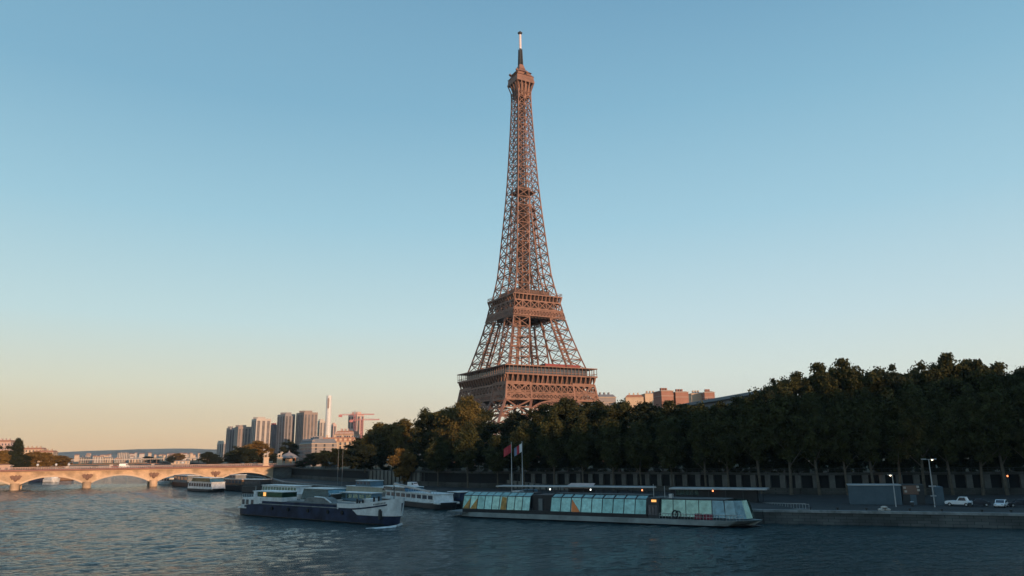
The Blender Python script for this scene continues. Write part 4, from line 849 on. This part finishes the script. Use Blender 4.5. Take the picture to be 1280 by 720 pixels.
sr = MB(); sr.box(X(630), X(640), 3.5, 5.5, 5.8, 6.1).box(X(831), X(835), 3, 4, 5.2, 6.0); sr.tube((X(826), 3, 5.3), (X(826), 3, 7.6), .06); sr.tube((X(812), 3, 5.3), (X(812), 3, 8.0), .06); sr.box(X(812) - .6, X(812) + .6, 2.9, 3.1, 7.2, 7.4); sr.build('roof_equipment', M['steel'], tb)

# --- river barge under way
pL, pR = onz(295, 643.5), onz(487, 658.0)
bg_, BL = boat('river_barge', 'dark blue river barge with white bow and stern house under way', 'barge', pL, pR)
X = lambda p: xal(pL, pR, p); cy = 2.7
def bx3(x0, x1, y0, y1, z0, z1): return MB().box(x0, x1, y0 + cy, y1 + cy, z0, z1)
h_ = hull_mesh(BL, 5.4, 3.0, 4.6, .13, .10, rake=1.0, stern_h=2.0); shift(h_, cy).build('hull', M['navy'], bg_)
shift(hull_mesh(BL * .999, 5.46, .35, .35, .13, .1, rake=.1), cy).build('boot_stripe', M['black'], bg_)
bx3(X(325), X(437), -2.35, 2.35, 3.0, 3.75).build('hold_coaming', M['navy'], bg_); bx3(X(323), X(439), -2.74, 2.74, 3.02, 3.18).build('gunwale', M['coping'], bg_)
m = MB()
for k in range(12): a, b = lerp(X(355), X(434), k / 12), lerp(X(355), X(434), (k + 1) / 12) - .15; m.wedge([(a, 3.75), (b, 3.75), (b, 3.98), (a, 3.98)], cy - 2.2, cy + 2.2)
m.build('hatch_covers', M['boatgrey'], bg_)
# white bow
def side_strip(t0, t1, zf0, zf1, thick, B, Lh, bowf, n=14, rake=1.0, h_side=3.0, h_bow=4.6):
    m = MB(); R_ = []
    for i in range(n + 1):
        t = lerp(t0, t1, i / n); wb = 1.0
        if t > 1 - bowf: u = (t - (1 - bowf)) / bowf; wb = max(.03, math.sqrt(max(0, 1 - u ** 2.2)))
        hh = h_side + (h_bow - h_side) * max(0, (t - (1 - bowf * 1.8)) / (bowf * 1.8)) ** 1.6; rk = rake * max(0, (t - .8) / .2) ** 2
        k = len(m.v)
        for sgn in (-1, 1):
            y = sgn * (wb * B / 2 + thick)
            for f in (zf0, zf1): z = f(t, hh); m.v.append((t * Lh + rk * min(1, max(0, z / hh)) + (thick if t > .98 else 0), cy + y, z))
        R_.append(k)
    for a, b in zip(R_, R_[1:]): m.f += [(a, b, b + 1, a + 1), (a + 3, b + 3, b + 2, a + 2)]
    k = R_[-1]; m.f.append((k, k + 2, k + 3, k + 1)); return m
side_strip(.70, 1.0, lambda t, h: h - .1 if t < .79 else lerp(h - .1, 1.9, min(1, (t - .79) / .03)) , lambda t, h: h + 1.15 - .3 * (t - .7), .04, 5.4, BL, .13, 30).build('bow_bulwark', M['white'], bg_)
side_strip(.71, .96, lambda t, h: h - .12, lambda t, h: h + .2, .08, 5.4, BL, .13, 20).build('bow_stripe', M['navy'], bg_)
lt = side_strip(.905, .955, lambda t, h: h + .36, lambda t, h: h + .68, .10, 5.4, BL, .13, 18)
lt.f = [f for i, f in enumerate(lt.f) if (i // 2) % 2 == 0]; lt.build('painted_letters', M['dark'], bg_)
MB().box(X(474) - .45, X(474) + .45, cy - 2.62, cy - 2.2, 1.4, 3.0).box(X(474) - .2, X(474) + .2, cy - 2.75, cy - 2.2, 1.2, 3.3).build('anchor', M['dark'], bg_)
bx3(X(446), X(455), -1.2, 1.2, 3.5, 5.2).build('bow_cabin', M['white'], bg_)
m = MB()
for q_, hh in ((441, 5.2), (444, 4.9), (448, 5.1), (462, 5.7), (468, 5.9)): m.tube((X(q_), cy - 1.6, 3.6), (X(q_), cy - 1.6, hh), .22, n=8)
m.tube((X(480), cy, 4.5), (X(480), cy, 8.0), .09); m.build('windlass_and_bollards', M['black'], bg_)
# stern house
s_ = MB(); s_.wedge([(X(299), 1.9), (X(322), 1.9), (X(325), 3.1), (X(322), 4.55), (X(301), 4.35)], cy - 2.45, cy + 2.45); sh_ = s_.build('stern_house', M['white'], bg_)
for q_ in (300.5, 305.5, 311.5): MB().box(X(q_) , X(q_) + 1.15, cy - 2.5, cy - 2.4, 2.75, 3.95).build('window', M['winglass'], sh_)
bx3(X(296), X(324), -2.6, 2.6, 1.75, 2.1).build('stern_deck', M['white'], bg_)
wh = bx3(X(318), X(349), -2.1, 2.1, 3.3, 4.75).build('wheelhouse', M['white'], bg_)
bx3(X(318.5), X(348.5), -2.16, 2.16, 4.75, 5.95).build('window_band', M['green'], wh); bx3(X(313), X(351), -2.5, 2.5, 5.95, 6.15).build('roof', M['white'], wh)
bx3(X(325.5), X(328.5), -2.24, -2.17, 4.95, 5.85).build('lit_window', M['lampsign'], wh)
bx3(X(308), X(312), -1, 1, 4.6, 5.9).build('exhaust_casing', M['white'], bg_)
m = MB(); m.wedge([(X(372), 3.98), (X(404), 3.98), (X(402), 4.7), (X(396), 5.15), (X(376), 4.9)], cy - 1.3, cy + 1.3); m.build('covered_dinghy', M['boatgrey'], bg_)
for q_ in (360, 385, 410, 428, 340): MB().tube((X(q_), cy - 3.0, 2.2), (X(q_), cy - 2.75, 2.2), .42, n=12).build('tyre_fender', M['tyre'], bg_)
MB().tube((X(398), cy - 1.3, 5.1), (X(407), cy - 1.3, 4.0), .16).tube((X(386), cy - 1.3, 5.2), (X(398), cy - 1.3, 5.1), .16).build('dinghy_rail', M['white'], bg_)
m = MB()
for k in range(9): x = lerp(X(300), X(318), k / 8); m.tube((x, cy - 2.3, 4.4), (x, cy - 2.3, 5.3), .04)
m.beam((X(300), cy - 2.3, 5.3), (X(318), cy - 2.3, 5.3), .06); m.tube((X(306), cy, 4.4), (X(306), cy, 7.2), .06); m.build('stern_railing', M['steel'], bg_)

# --- parametric moored boats
def moored(label, pL, pR, B, hh, hm, cab, glassm, deck_h=None, name='moored_boat', cat='boat', extra=None, bow=.15, group=None, bh=None):
    t, Lb = boat(name, label, cat, pL, pR, group=group); shift(hull_mesh(Lb, B, hh, bh or hh * 1.35, bow, .1, rake=.8), B / 2).build('hull', M[hm], t)
    shift(hull_mesh(Lb * .995, B - .3, hh + .04, (bh or hh * 1.3) - .1, bow, .1, rake=.7), B / 2).build('deck', M['boatgrey'], t)
    for (f0, f1, z0, z1, wallm, nw, lean) in cab:
        x0, x1 = f0 * Lb, f1 * Lb; c = MB().wedge([(x0, z0), (x1, z0), (x1 - lean * .6, z1), (x0 + lean, z1)], .5, B - .5).build('cabin', M[wallm], t)
        c2 = MB().wedge([(x0 + lean - .3, z1), (x1 - lean * .6 + .3, z1), (x1 - lean * .6 + .3, z1 + .18), (x0 + lean - .3, z1 + .18)], .3, B - .3).build('roof', M['white'], c)
        for k in range(nw):
            a, b = lerp(x0 + lean, x1 - lean * .6, (k + .12) / nw), lerp(x0 + lean, x1 - lean * .6, (k + .88) / nw); MB().box(a, b, .44, .55, lerp(z0, z1, .35), lerp(z0, z1, .85)).build('window', M[glassm], c)
    return t, Lb
t, Lb = moored('white glazed tour boat with a black hull moored right of the barge bow', onz(474, 629), onz(549, 638.5), 7, 1.5, 'black', [(.08, .90, 1.9, 3.9, 'white', 9, .8), (.02, .45, 3.9, 5.2, 'teal2', 0, 1.5)], 'winglass', name='tour_boat', cat='tour boat')
MB().box(.03 * Lb, .97 * Lb, .2, 6.8, 1.55, 1.95).build('white_strake', M['white'], t)
m = MB(); m.beam((.25 * Lb, .5, 6.2), (.85 * Lb, .5, 4.6), .45); m.beam((.25 * Lb, .5, 6.2), (.22 * Lb, .5, 4.6), .25); m.build('gangway', M['steel'], t)
m = MB()
for k in range(12): x = lerp(.5, .93, k / 11) * Lb; m.tube((x, .5, 4.0), (x, .5, 5.0), .05)
m.beam((.5 * Lb, .5, 5.0), (.93 * Lb, .5, 5.0), .08); m.build('railing', M['steel'], t)
t, Lb = moored('white boat with a long flat pale roof moored at the left of the boat cluster', onz(322, 621), onz(372, 624), 7, 1.2, 'white', [(.06, .94, 1.5, 4.2, 'white', 12, .5)], 'teal', bow=.1)
t, Lb = moored('pale boat with dark slanted glass wheelhouse behind the middle of the barge', onz(372, 631), onz(414, 634), 7, 1.6, 'white', [(.04, .9, 1.8, 4.9, 'teal2', 0, 1.7), (.92, 1.0, 1.8, 3.6, 'black', 0, .3)], 'teal2', bow=.12)
t, Lb = moored('beige covered cargo boat moored beyond the barge bow', onz(430, 622), onz(482, 626), 6, 2.2, 'boatgrey', [(.02, .95, 2.2, 4.0, 'sand', 0, .2), (.25, .62, 4.2, 6.0, 'bluepaint', 4, .6)], 'winglass')
t, Lb = moored('low boat with a pale blue canopy between the barge bow and the beige boat', onz(420, 633), onz(468, 636), 4.5, 1.6, 'white', [(.05, .9, 1.8, 4.0, 'bluepaint', 5, .3)], 'teal')
t, Lb = moored('white river restaurant boat with tall windows moored below the bridge', onz(231, 613.5), onz(264, 615.5), 7, 1.1, 'black', [(.05, .97, 1.2, 4.0, 'white', 9, 1.2), (.18, .9, 4.2, 5.8, 'dteal', 0, 1.4)], 'winglass', name='tour_boat', cat='tour boat')
t, Lb = moored('dark houseboat moored left of the white restaurant boat', onz(213, 607.5), onz(236, 609.5), 7, 2.2, 'black', [(.1, .85, 2.3, 5.6, 'boatgrey', 4, .4)], 'winglass', name='houseboat', cat='houseboat')
t, Lb = moored('small white boat under the fourth arch of the bridge', onz(196, 605.5), onz(214, 606.2), 5, 1.2, 'white', [(.2, .8, 1.3, 3.6, 'white', 3, .5)], 'winglass')
t, Lb = moored('dark houseboat with brown deckhouse moored right of the restaurant boat', onz(276, 613), onz(303, 614.5), 6, 2.4, 'black', [(.1, .9, 2.5, 5.0, 'wood', 5, .3), (.3, .6, 5.2, 6.8, 'boatgrey', 2, .3)], 'winglass', name='houseboat', cat='houseboat')
t, Lb = moored('black cargo houseboat moored at the quay behind the barge stern', onz(300, 616), onz(330, 617), 6, 2.6, 'black', [(.08, .8, 2.7, 5.4, 'dark', 4, .3)], 'winglass', name='houseboat', cat='houseboat')
t, Lb = moored('white motor cruiser beyond the bridge seen through the second arch', onz(52, 602.5), onz(66, 602.5), 6, 1.8, 'white', [(.1, .8, 2.0, 5.2, 'white', 3, .8)], 'winglass', name='motor_cruiser')
t, Lb = moored('dark blue houseboat beyond the bridge, left of the white cruiser', onz(34, 602.5), onz(52, 602.3), 6, 2.6, 'navy', [(.2, .9, 2.7, 5.0, 'navy', 3, .3)], 'winglass', name='houseboat', cat='houseboat')
t, Lb = moored('reddish houseboat beyond the bridge, right of the white cruiser', onz(68, 601.0), onz(92, 600.4), 6, 2.0, 'wood', [(.1, .9, 2.0, 4.6, 'fascia', 4, .3)], 'winglass', name='houseboat', cat='houseboat')
t, Lb = moored('pale pinkish boat seen through the leftmost arch of the bridge', onz(-14, 606), onz(14, 605), 6, 2.0, 'sand', [(.1, .8, 2.0, 4.2, 'fascia', 4, .3)], 'winglass')
for k, (a_, b_, lab) in enumerate((((553, 634), (578, 636), 'dark workboat moored between the black-hulled boat and the glass tour boat'),)):
    t, Lb = moored(lab, onz(*a_), onz(*b_), 6, 1.8, 'black', [(.2, .85, 2.0, 4.2, 'navy', 3, .3)], 'winglass')

# --- floating landing stage behind the tour boat
pL, pR = onz(572, 634), onz(958, 642.5)
ps_, PL_ = boat('landing_stage', 'long floating landing stage with a thin flat roof behind the glass tour boat', 'landing stage', pL, pR); X = lambda p: xal(pL, pR, p)
MB().box(0, PL_, 0, 5, -.4, 1.0).build('pontoon', M['black'], ps_)
MB().box(X(620), X(815), 0, 5, 5.7, 5.95).box(X(838), PL_ + .5, 0, 5.5, 5.4, 5.75).build('roof', M['steel'], ps_)
m = MB()
for k in range(18): x = lerp(X(625), PL_ - 1, k / 17); m.beam((x, .4, 1), (x, .4, 5.5), .15); m.beam((x, 4.6, 1), (x, 4.6, 5.5), .15)
m.build('roof_posts', M['dark'], ps_)
bt = MB().box(X(838), PL_ - 2, 1.5, 4.5, 1, 5.3).build('ticket_hall', M['black'], ps_)
for k in range(5): a, b = lerp(X(844), X(874), k / 5), lerp(X(844), X(874), (k + 1) / 5); MB().box(a + .08, b - .08, 1.4, 1.52, 4.0, 5.2).build('window', M['teal'], bt)
for q_ in (739, 804, 893, 688): MB().lathe([(.03, 4.9), (.17, 5.0), (.17, 5.25), (.03, 5.35)], X(q_), .2, 8).build('lamp', M['lampred'] if q_ in (893, 804) else M['lampwhite'], ps_)
MB().box(X(660), X(800), 2, 4.6, 1, 3.6).build('storage_row', M['dark'], ps_)
gw = thing('gangway', 'railed gangway leading from the landing stage to the stone quay', 'gangway', (0, 0, 0))
a, b = onz(955, 642, 0) + Vector((0, 3, 1.2)), Vector((*along(QE, 1003, 2).xy, 2.7)); m = MB(); m.beam(a, b, 2.0, .25)
m.build('walkway', M['boatgrey'], gw); m = MB()
for sy in (-.95, .95):
    o_ = Vector((0, sy, 1.1)); m.beam(a + o_, b + o_, .08); 
    for k in range(10): p = a.lerp(b, k / 9) + Vector((0, sy, 0)); m.beam(p, p + Vector((0, 0, 1.1)), .06)
m.build('railing', M['steel'], gw)

# wake foam
def foam_mat():
    m = mat('foam', (0.62, 0.68, 0.70), .8); nt = m.node_tree; p = nt.nodes['Principled BSDF']; t = nt.nodes.new('ShaderNodeTexCoord'); n = nt.nodes.new('ShaderNodeTexNoise'); n.inputs['Scale'].default_value = 1.3; n.inputs['Detail'].default_value = 6
    nt.links.new(t.outputs['Object'], n.inputs['Vector']); r = ramp(nt, [(.46, (0, 0, 0, 1)), (.72, (.8, .8, .8, 1))], n.outputs['Fac']); nt.links.new(r.outputs[0], p.inputs['Alpha']); return m
FO = foam_mat()
P = [onz(x, y) for x, y in ((296, 646), (270, 640), (245, 634.5), (215, 627), (190, 620.5), (172, 616))]
m = MB()
for i, (a, b) in enumerate(zip(P, P[1:])):
    d = (b - a).normalized(); n = Vector((-d.y, d.x, 0)); w0, w1 = lerp(.9, 3.6, i / 5), lerp(.9, 3.6, (i + 1) / 5); m.poly([a + n * w0 + Vector((0, 0, .12)), a - n * w0 + Vector((0, 0, .12)), b - n * w1 + Vector((0, 0, .12)), b + n * w1 + Vector((0, 0, .12))])
tag(m.build('wake_foam', FO), kind='stuff')
bw = MB(); r_ = random.Random(3); P = [onz(x, y) for x, y in ((502, 656.5), (496, 658.8), (484, 660), (470, 660.5), (458, 660.6))]
for i, (a, b) in enumerate(zip(P, P[1:])):
    h0, h1 = lerp(.55, .08, i / 4), lerp(.55, .08, (i + 1) / 4); n = Vector((.2, 1, 0)); k = len(bw.v)
    bw.v += [tuple(a - n * .7 + Vector((0, 0, .02))), tuple(b - n * .7 + Vector((0, 0, .02))), tuple(b + Vector((0, 0, h1))), tuple(a + Vector((0, 0, h0))), tuple(a + n * .9 + Vector((0, 0, .02))), tuple(b + n * .9 + Vector((0, 0, .02)))]; bw.f += [(k, k + 1, k + 2, k + 3), (k + 3, k + 2, k + 5, k + 4)]
tag(bw.build('bow_wave', M['white']), kind='stuff')

# ------------------------------------------------------------------ quay furniture
def qpt(px_, off): return along(QE, px_, off, 628)
# blue grey site cabins
p0, p1 = qpt(1063, 23), qpt(1128, 23); d = p1 - p0; rz = math.atan2(d.y, d.x)
t = thing('sheet_metal_shed', 'long blue grey sheet metal shed on the lower quay', 'shed', (p0.x, p0.y, 2.5), rz); Ls = d.length
b = MB().box(0, Ls, 0, 5, 0, 4.1).build('wall', M['shed'], t); m = MB()
for k in range(int(Ls / .8)): m.box(k * .8, k * .8 + .22, -.06, 0, .1, 4.0)
m.build('corrugation', M['shed'], b); MB().box(-.2, Ls + .2, -.2, 5.2, 4.1, 4.3).build('roof', M['steel'], t)
p0, p1 = qpt(1129, 24), qpt(1157, 24); d = p1 - p0
t = thing('kiosk', 'closed quay kiosk with a pinkish upper panel between the sheds', 'kiosk', (p0.x, p0.y, 2.5), math.atan2(d.y, d.x)); Ls = d.length
MB().box(0, Ls, 0, 4, 0, 4.3).build('wall', M['dark'], t); MB().box(.2, Ls * .75, -.08, 0, 2.2, 4.1).build('upper_panel', M['relief'], t); MB().box(Ls * .35, Ls * .62, -.1, 0, 0, 2.1).build('door', M['shed'], t)
for k, (u, z) in enumerate(((.08, 3.4), (.12, 2.6), (.68, 3.6), (.70, 2.9))): MB().box(Ls * u, Ls * u + .5, -.14, -.08, z, z + .45).build('notice', M['conc'], t)
p0, p1 = qpt(1170, 22), qpt(1181, 22); d = p1 - p0
t = thing('container', 'small blue container left of the white pickup', 'container', (p0.x, p0.y, 2.5), math.atan2(d.y, d.x)); Ls = d.length
b = MB().box(0, Ls, 0, 5, 0, 3.9).build('body', M['shed'], t); m = MB()
for k in range(5): m.box(Ls * (k + .2) / 5, Ls * (k + .5) / 5, -.05, 0, .1, 3.8)
m.build('corrugation', M['shed'], b)
def quay_lamp(px_, off, H, heads, lab, tilt=0, lit=True):
    p = qpt(px_, off); t = thing('street_lamp', lab, 'street lamp', (p.x, p.y, 2.5), 0)
    MB().tube((0, 0, 0), (0, 0, H), .13, .08).build('pole', M['steel'], t)
    m = MB(); ends = [-1.1, 1.1] if heads == 2 else [-.5]
    for e_ in ends: m.beam((0, 0, H), (e_, 0, H + .05), .08); m.box(e_ - .45, e_ + .45, -.2, .2, H - .05, H + .15)
    m.build('arm', M['steel'], t)
    e_ = ends[-1]; MB().lathe([(.03, H - .22), (.17, H - .15), (.2, H - .05)], e_ * (.6 if heads == 2 else 1), -.12, 8).build('lamp_bulb', M['lamp'], t)
    MB().box(-.7, .7, -.12, .12, H * .42, H * .42 + .28).box(-.6, .6, -.12, .12, H * .22, H * .22 + .25).build('sign_bracket', M['steel'], t) if heads == 2 else None
quay_lamp(1168, 17, 9.8, 2, 'tall double-headed street lamp on the quay beside the pickup'); quay_lamp(1119.5, 16, 6.6, 1, 'shorter single-headed street lamp before the long shed')
def parked(px_, off, lab, paint, turn, L_=4.4, van=False, name='parked_car'):
    p = qpt(px_, off); a_ = qpt(px_ + 8, off); an = math.atan2(a_.y - p.y, a_.x - p.x); return car(name, lab, 'van' if van else 'car', (p.x, p.y, 2.5), an + turn, M[paint], L_=L_, van=van, body_h=1.55)
# white pickup with open cab
p = qpt(1198, 21); a_ = qpt(1206, 21); an = math.atan2(a_.y - p.y, a_.x - p.x) + R(160)
t = thing('pickup_truck', 'white pickup with its low front towards the river, right of the container', 'pickup', (p.x, p.y, 2.5), an)
bevel(MB().wedge([(-2.5, .4), (2.4, .4), (2.45, .9), (2.2, 1.05), (1.2, 1.15), (-2.5, 1.15)][::-1], -.95, .95).build('body', M['carpaint'], t), .08)
cb = bevel(MB().wedge([(-1.9, 1.15), (.2, 1.15), (-.35, 1.95), (-1.6, 1.95)][::-1], -.85, .85).build('cab', M['carpaint'], t), .06); MB().wedge([(-1.6, 1.2), (-.05, 1.2), (-.45, 1.85), (-1.45, 1.85)][::-1], -.87, .87).build('windows', M['winglass'], cb)
for x in (-1.6, 1.5):
    for y in (-.88, .88): wl_ = MB().tube((x, y - .12, .38), (x, y + .12, .38), .38, n=14).build('wheel', M['tyre'], t); MB().tube((x, y - .13, .38), (x, y + .13, .38), .2, n=10).build('rim', M['steel'], wl_)
for y in (-.65, .65): MB().box(2.3, 2.48, y - .2, y + .2, .7, .86).build('headlight', M['steel'], t)
parked(1251, 19, 'boxy white car parked on the quay near the right edge', 'carpaint', R(250), 4.2)
parked(1222, 22, 'dark car parked between the white pickup and white car', 'darkcar', R(180)); parked(1274, 21, 'dark car parked at the far right end of the quay', 'darkcar', R(180))
parked(516, 18, 'small white van parked below the ramp wall', 'carpaint', R(10), 4.8, True, 'parked_van'); parked(498, 20, 'small pale car parked left of the white van', 'steel', R(10))
# blue white delivery van and red awning kiosk behind the landing stage
parked(660, 12, 'pale blue and white van behind the left end of the landing stage', 'bluepaint', R(180), 6.0, True, 'parked_van')
p = qpt(727, 16); t = thing('kiosk', 'low quay kiosk under a faded red and white awning', 'kiosk', (p.x, p.y, 2.5), R(-30)); MB().box(-3.4, 3.4, -1, 1.6, 0, 2.6).build('wall', M['dark'], t)
m = MB(); m.v = [(-4.2, -2.2, 3.0), (4.2, -2.2, 3.0), (3.6, 1.4, 4.0), (-3.6, 1.4, 4.0), (-4.2, -2.2, 2.7), (4.2, -2.2, 2.7)]; m.f = [(0, 1, 2, 3), (4, 5, 1, 0)]; m.build('awning', M['pink'], t)
for i, px_ in enumerate((1012, 1046, 1082, 1136, 1176, 1226, 1262)):
    p = qpt(px_, 1.5); t = thing('bollard', '%s mooring bollard from the left along the right-hand quay edge' % ord_(i), 'bollard', (p.x, p.y, 2.5), 0, 'mooring bollards on the quay edge'); MB().lathe([(.22, 0), (.18, .5), (.32, .6), (.3, .75), (.05, .8)], n=10).build('post', M['dark'], t)
p = qpt(1105, 4); t = thing('sack_pile', 'small pile of pale sacks on the quay edge before the long shed', 'sacks', (p.x, p.y, 2.5))
for k, (x, z) in enumerate(((-.7, 0), (.5, 0), (-.1, .45))): MB().lathe([(.2, z), (.62, z + .1), (.66, z + .35), (.3, z + .5)], x, 0, 10).build('sack', M['conc'], t)
for px_, lab in ((1140, 'dark green litter bin before the closed kiosk'), (1212, 'dark litter bin behind the white pickup')):
    p = qpt(px_, 18); t = thing('litter_bin', lab, 'litter bin', (p.x, p.y, 2.5)); MB().lathe([(.3, 0), (.36, .9)], n=12).build('body', M['dark'], t); MB().lathe([(.4, .9), (.36, 1.0), (.1, 1.08)], n=12).build('lid', M['steel'], t)
# flags
def flagpole(px_, pytop, off, lab, colors):
    p = qpt(px_, off); H = ony(px_, pytop, p.y).z - 2.5; t = thing('flagpole', lab, 'flagpole', (p.x, p.y, 2.5), 0, 'flagpoles on the quay')
    MB().tube((0, 0, 0), (0, 0, H), .13, .07).lathe([(.02, H), (.12, H + .1), (.02, H + .25)]).build('pole', M['steel'], t)
    for k, c in enumerate(colors):
        m = MB(); n_ = 4; w_ = 2.6 / len(colors)
        for i in range(n_):
            u0, u1 = k * w_ + w_ * i / n_, k * w_ + w_ * (i + 1) / n_
            def q(u, v): return (-u * .85, math.sin(u * 3) * .22, H - .3 - v * 2.3 - u * .55)
            m.poly([q(u0, 1), q(u1, 1), q(u1, 0), q(u0, 0)])
        m.build('flag', M[c], t)
flagpole(640, 553.5, 9, 'left white flagpole with a drooping dark red flag', ['redflag']); flagpole(653.5, 552.5, 9, 'right white flagpole with a white and red flag', ['whiteflag', 'redflag', 'blueflag'])
for px_, lab in ((423, 'left one of two bare slim masts behind the moored boats'), (428.5, 'right one of two bare slim masts behind the moored boats')):
    p = along(QE, px_, 2); H = ony(px_, 541, p.y).z - 2.5; t = thing('mast', lab, 'mast', (p.x, p.y, 2.5)); MB().tube((0, 0, 0), (0, 0, H), .10, .05).build('pole', M['boatgrey'], t); MB().beam((-.8, 0, H * .8), (.8, 0, H * .8), .08).build('crossbar', M['steel'], t)
# street lamps of the upper road
for px_, py_, c, lab in ((471, 578, 'lampwhite', 'lit street lamp under the round golden-topped tree'), (511, 566, 'lampwhite', 'tall street lamp before the dark trees left of the flagpoles'), (549, 584, 'lamp', 'small warm lit lamp below the dark trees, left of the flagpoles'), (816, 577, 'lamp', 'small yellow lit lamp under the trees above the landing stage'),
        (1010, 576, 'lampwhite', 'faint street lamp under the trees left of the shed'), (1138, 570, 'lampwhite', 'double globe street lamp under the trees above the kiosk')):
    p = along(WL, px_, 1.5); z = ony(px_, py_, p.y).z; t = thing('street_lamp', lab, 'street lamp', (p.x, p.y, 7.9)); MB().tube((0, 0, 0), (0, 0, z - 7.9), .09, .06).build('pole', M['dark'], t)
    MB().lathe([(.04, z - 8.1), (.16, z - 7.95), (.16, z - 7.7), (.04, z - 7.55)], 0, -.1, 8).build('lamp_globe', M[c], t)
for px_, py_, lab in ((647, 579, 'traffic light showing orange between the two flagpoles'), (1255, 595, 'traffic light glowing orange under the trees at the far right')):
    p = along(WL, px_, -1.4); z = ony(px_, py_, p.y).z; t = thing('traffic_light', lab, 'traffic light', (p.x, p.y, 2.5)); MB().tube((0, 0, 0), (0, 0, z - 2.2), .08).build('pole', M['dark'], t); MB().box(-.25, .25, -.1, .2, z - 3.2, z - 2.0).build('housing', M['dark'], t); MB().lathe([(.03, z - 2.75), (.18, z - 2.6), (.18, z - 2.4), (.03, z - 2.25)], 0, -.15, 8).build('signal_lamp', M['lampred'], t)
# carousel at the bridge end
p = ony(361, 575, 470); t = thing('carousel', 'round fairground carousel with pale conical roof right of the statues', 'carousel', (p.x, 470, 8)); top_z = ony(358, 565, 470).z - 8
MB().lathe([(6.0, top_z - 3.8), (6.0, top_z - 3.2), (3.4, top_z - 1.5), (.6, top_z - .2), (.2, top_z + .8)], n=18).build('roof', M['conc2'], t); MB().lathe([(5.8, 0), (5.8, .7)], n=18).build('platform', M['wood'], t); MB().lathe([(2.2, .7), (2.2, top_z - 4.2)], n=12).build('centre_column', M['cream'], t)
m = MB()
for k in range(12): an = k * math.pi / 6; m.tube((5.6 * math.cos(an), 5.6 * math.sin(an), .7), (5.6 * math.cos(an), 5.6 * math.sin(an), top_z - 3.8), .14, n=6)
m.build('posts', M['orange'], t)
for k in range(10):
    an = k * .628; x, y = 4.4 * math.cos(an), 4.4 * math.sin(an); MB().tube((x - .7, y, 2.2), (x + .7, y, 2.3), .32, .28).tube((x + .6, y, 2.3), (x + 1.0, y, 3.0), .2, .12).tube((x - .5, y, 2.0), (x - .6, y, 1.0), .12).tube((x + .5, y, 2.0), (x + .6, y, 1.0), .12).build('wooden_horse', M['pink'], t)
for k, (px_, lab) in enumerate(((384, 'red parasol on the terrace right of the carousel, left of two'), (391, 'red parasol on the terrace right of the carousel, right of two'))):
    p = ony(px_, 575.5, 440); t = thing('parasol', lab, 'parasol', (p.x, 440, 8), 0, 'red parasols on the terrace'); MB().tube((0, 0, 0), (0, 0, 3.4), .08).build('pole', M['white'], t); MB().lathe([(2.4, 2.7), (2.3, 2.85), (.2, 3.7)], n=8).build('canopy', M['red'], t)
p = ony(412, 577, 420); t = thing('terrace_tent', 'pale tent roof on the upper quay right of the red parasols', 'tent', (p.x, 420, 8)); MB().box(-4, 4, -2, 2, 0, 2.4).build('sides', M['boatgrey'], t); m = MB(); m.v = [(-4.3, -2.3, 2.4), (4.3, -2.3, 2.4), (4.3, 2.3, 2.4), (-4.3, 2.3, 2.4), (-3, 0, 3.6), (3, 0, 3.6)]; m.f = [(0, 1, 5, 4), (2, 3, 4, 5), (1, 2, 5), (3, 0, 4)]; m.build('roof', M['white'], t)

# ------------------------------------------------------------------ haze
hz = MB().box(-5650, 2300, -900, 6150, -4.5, 345).build('haze', M['white']); tag(hz, kind='stuff')
hm = bpy.data.materials.new('haze air'); hm.use_nodes = True; nt = hm.node_tree; nt.nodes.clear(); o = nt.nodes.new('ShaderNodeOutputMaterial'); v = nt.nodes.new('ShaderNodeVolumePrincipled')
v.inputs['Density'].default_value = 0.000055; v.inputs['Color'].default_value = (0.90, 0.92, 0.93, 1); v.inputs['Anisotropy'].default_value = 0.2
nt.links.new(v.outputs[0], o.inputs['Volume']); hz.data.materials.clear(); hz.data.materials.append(hm)
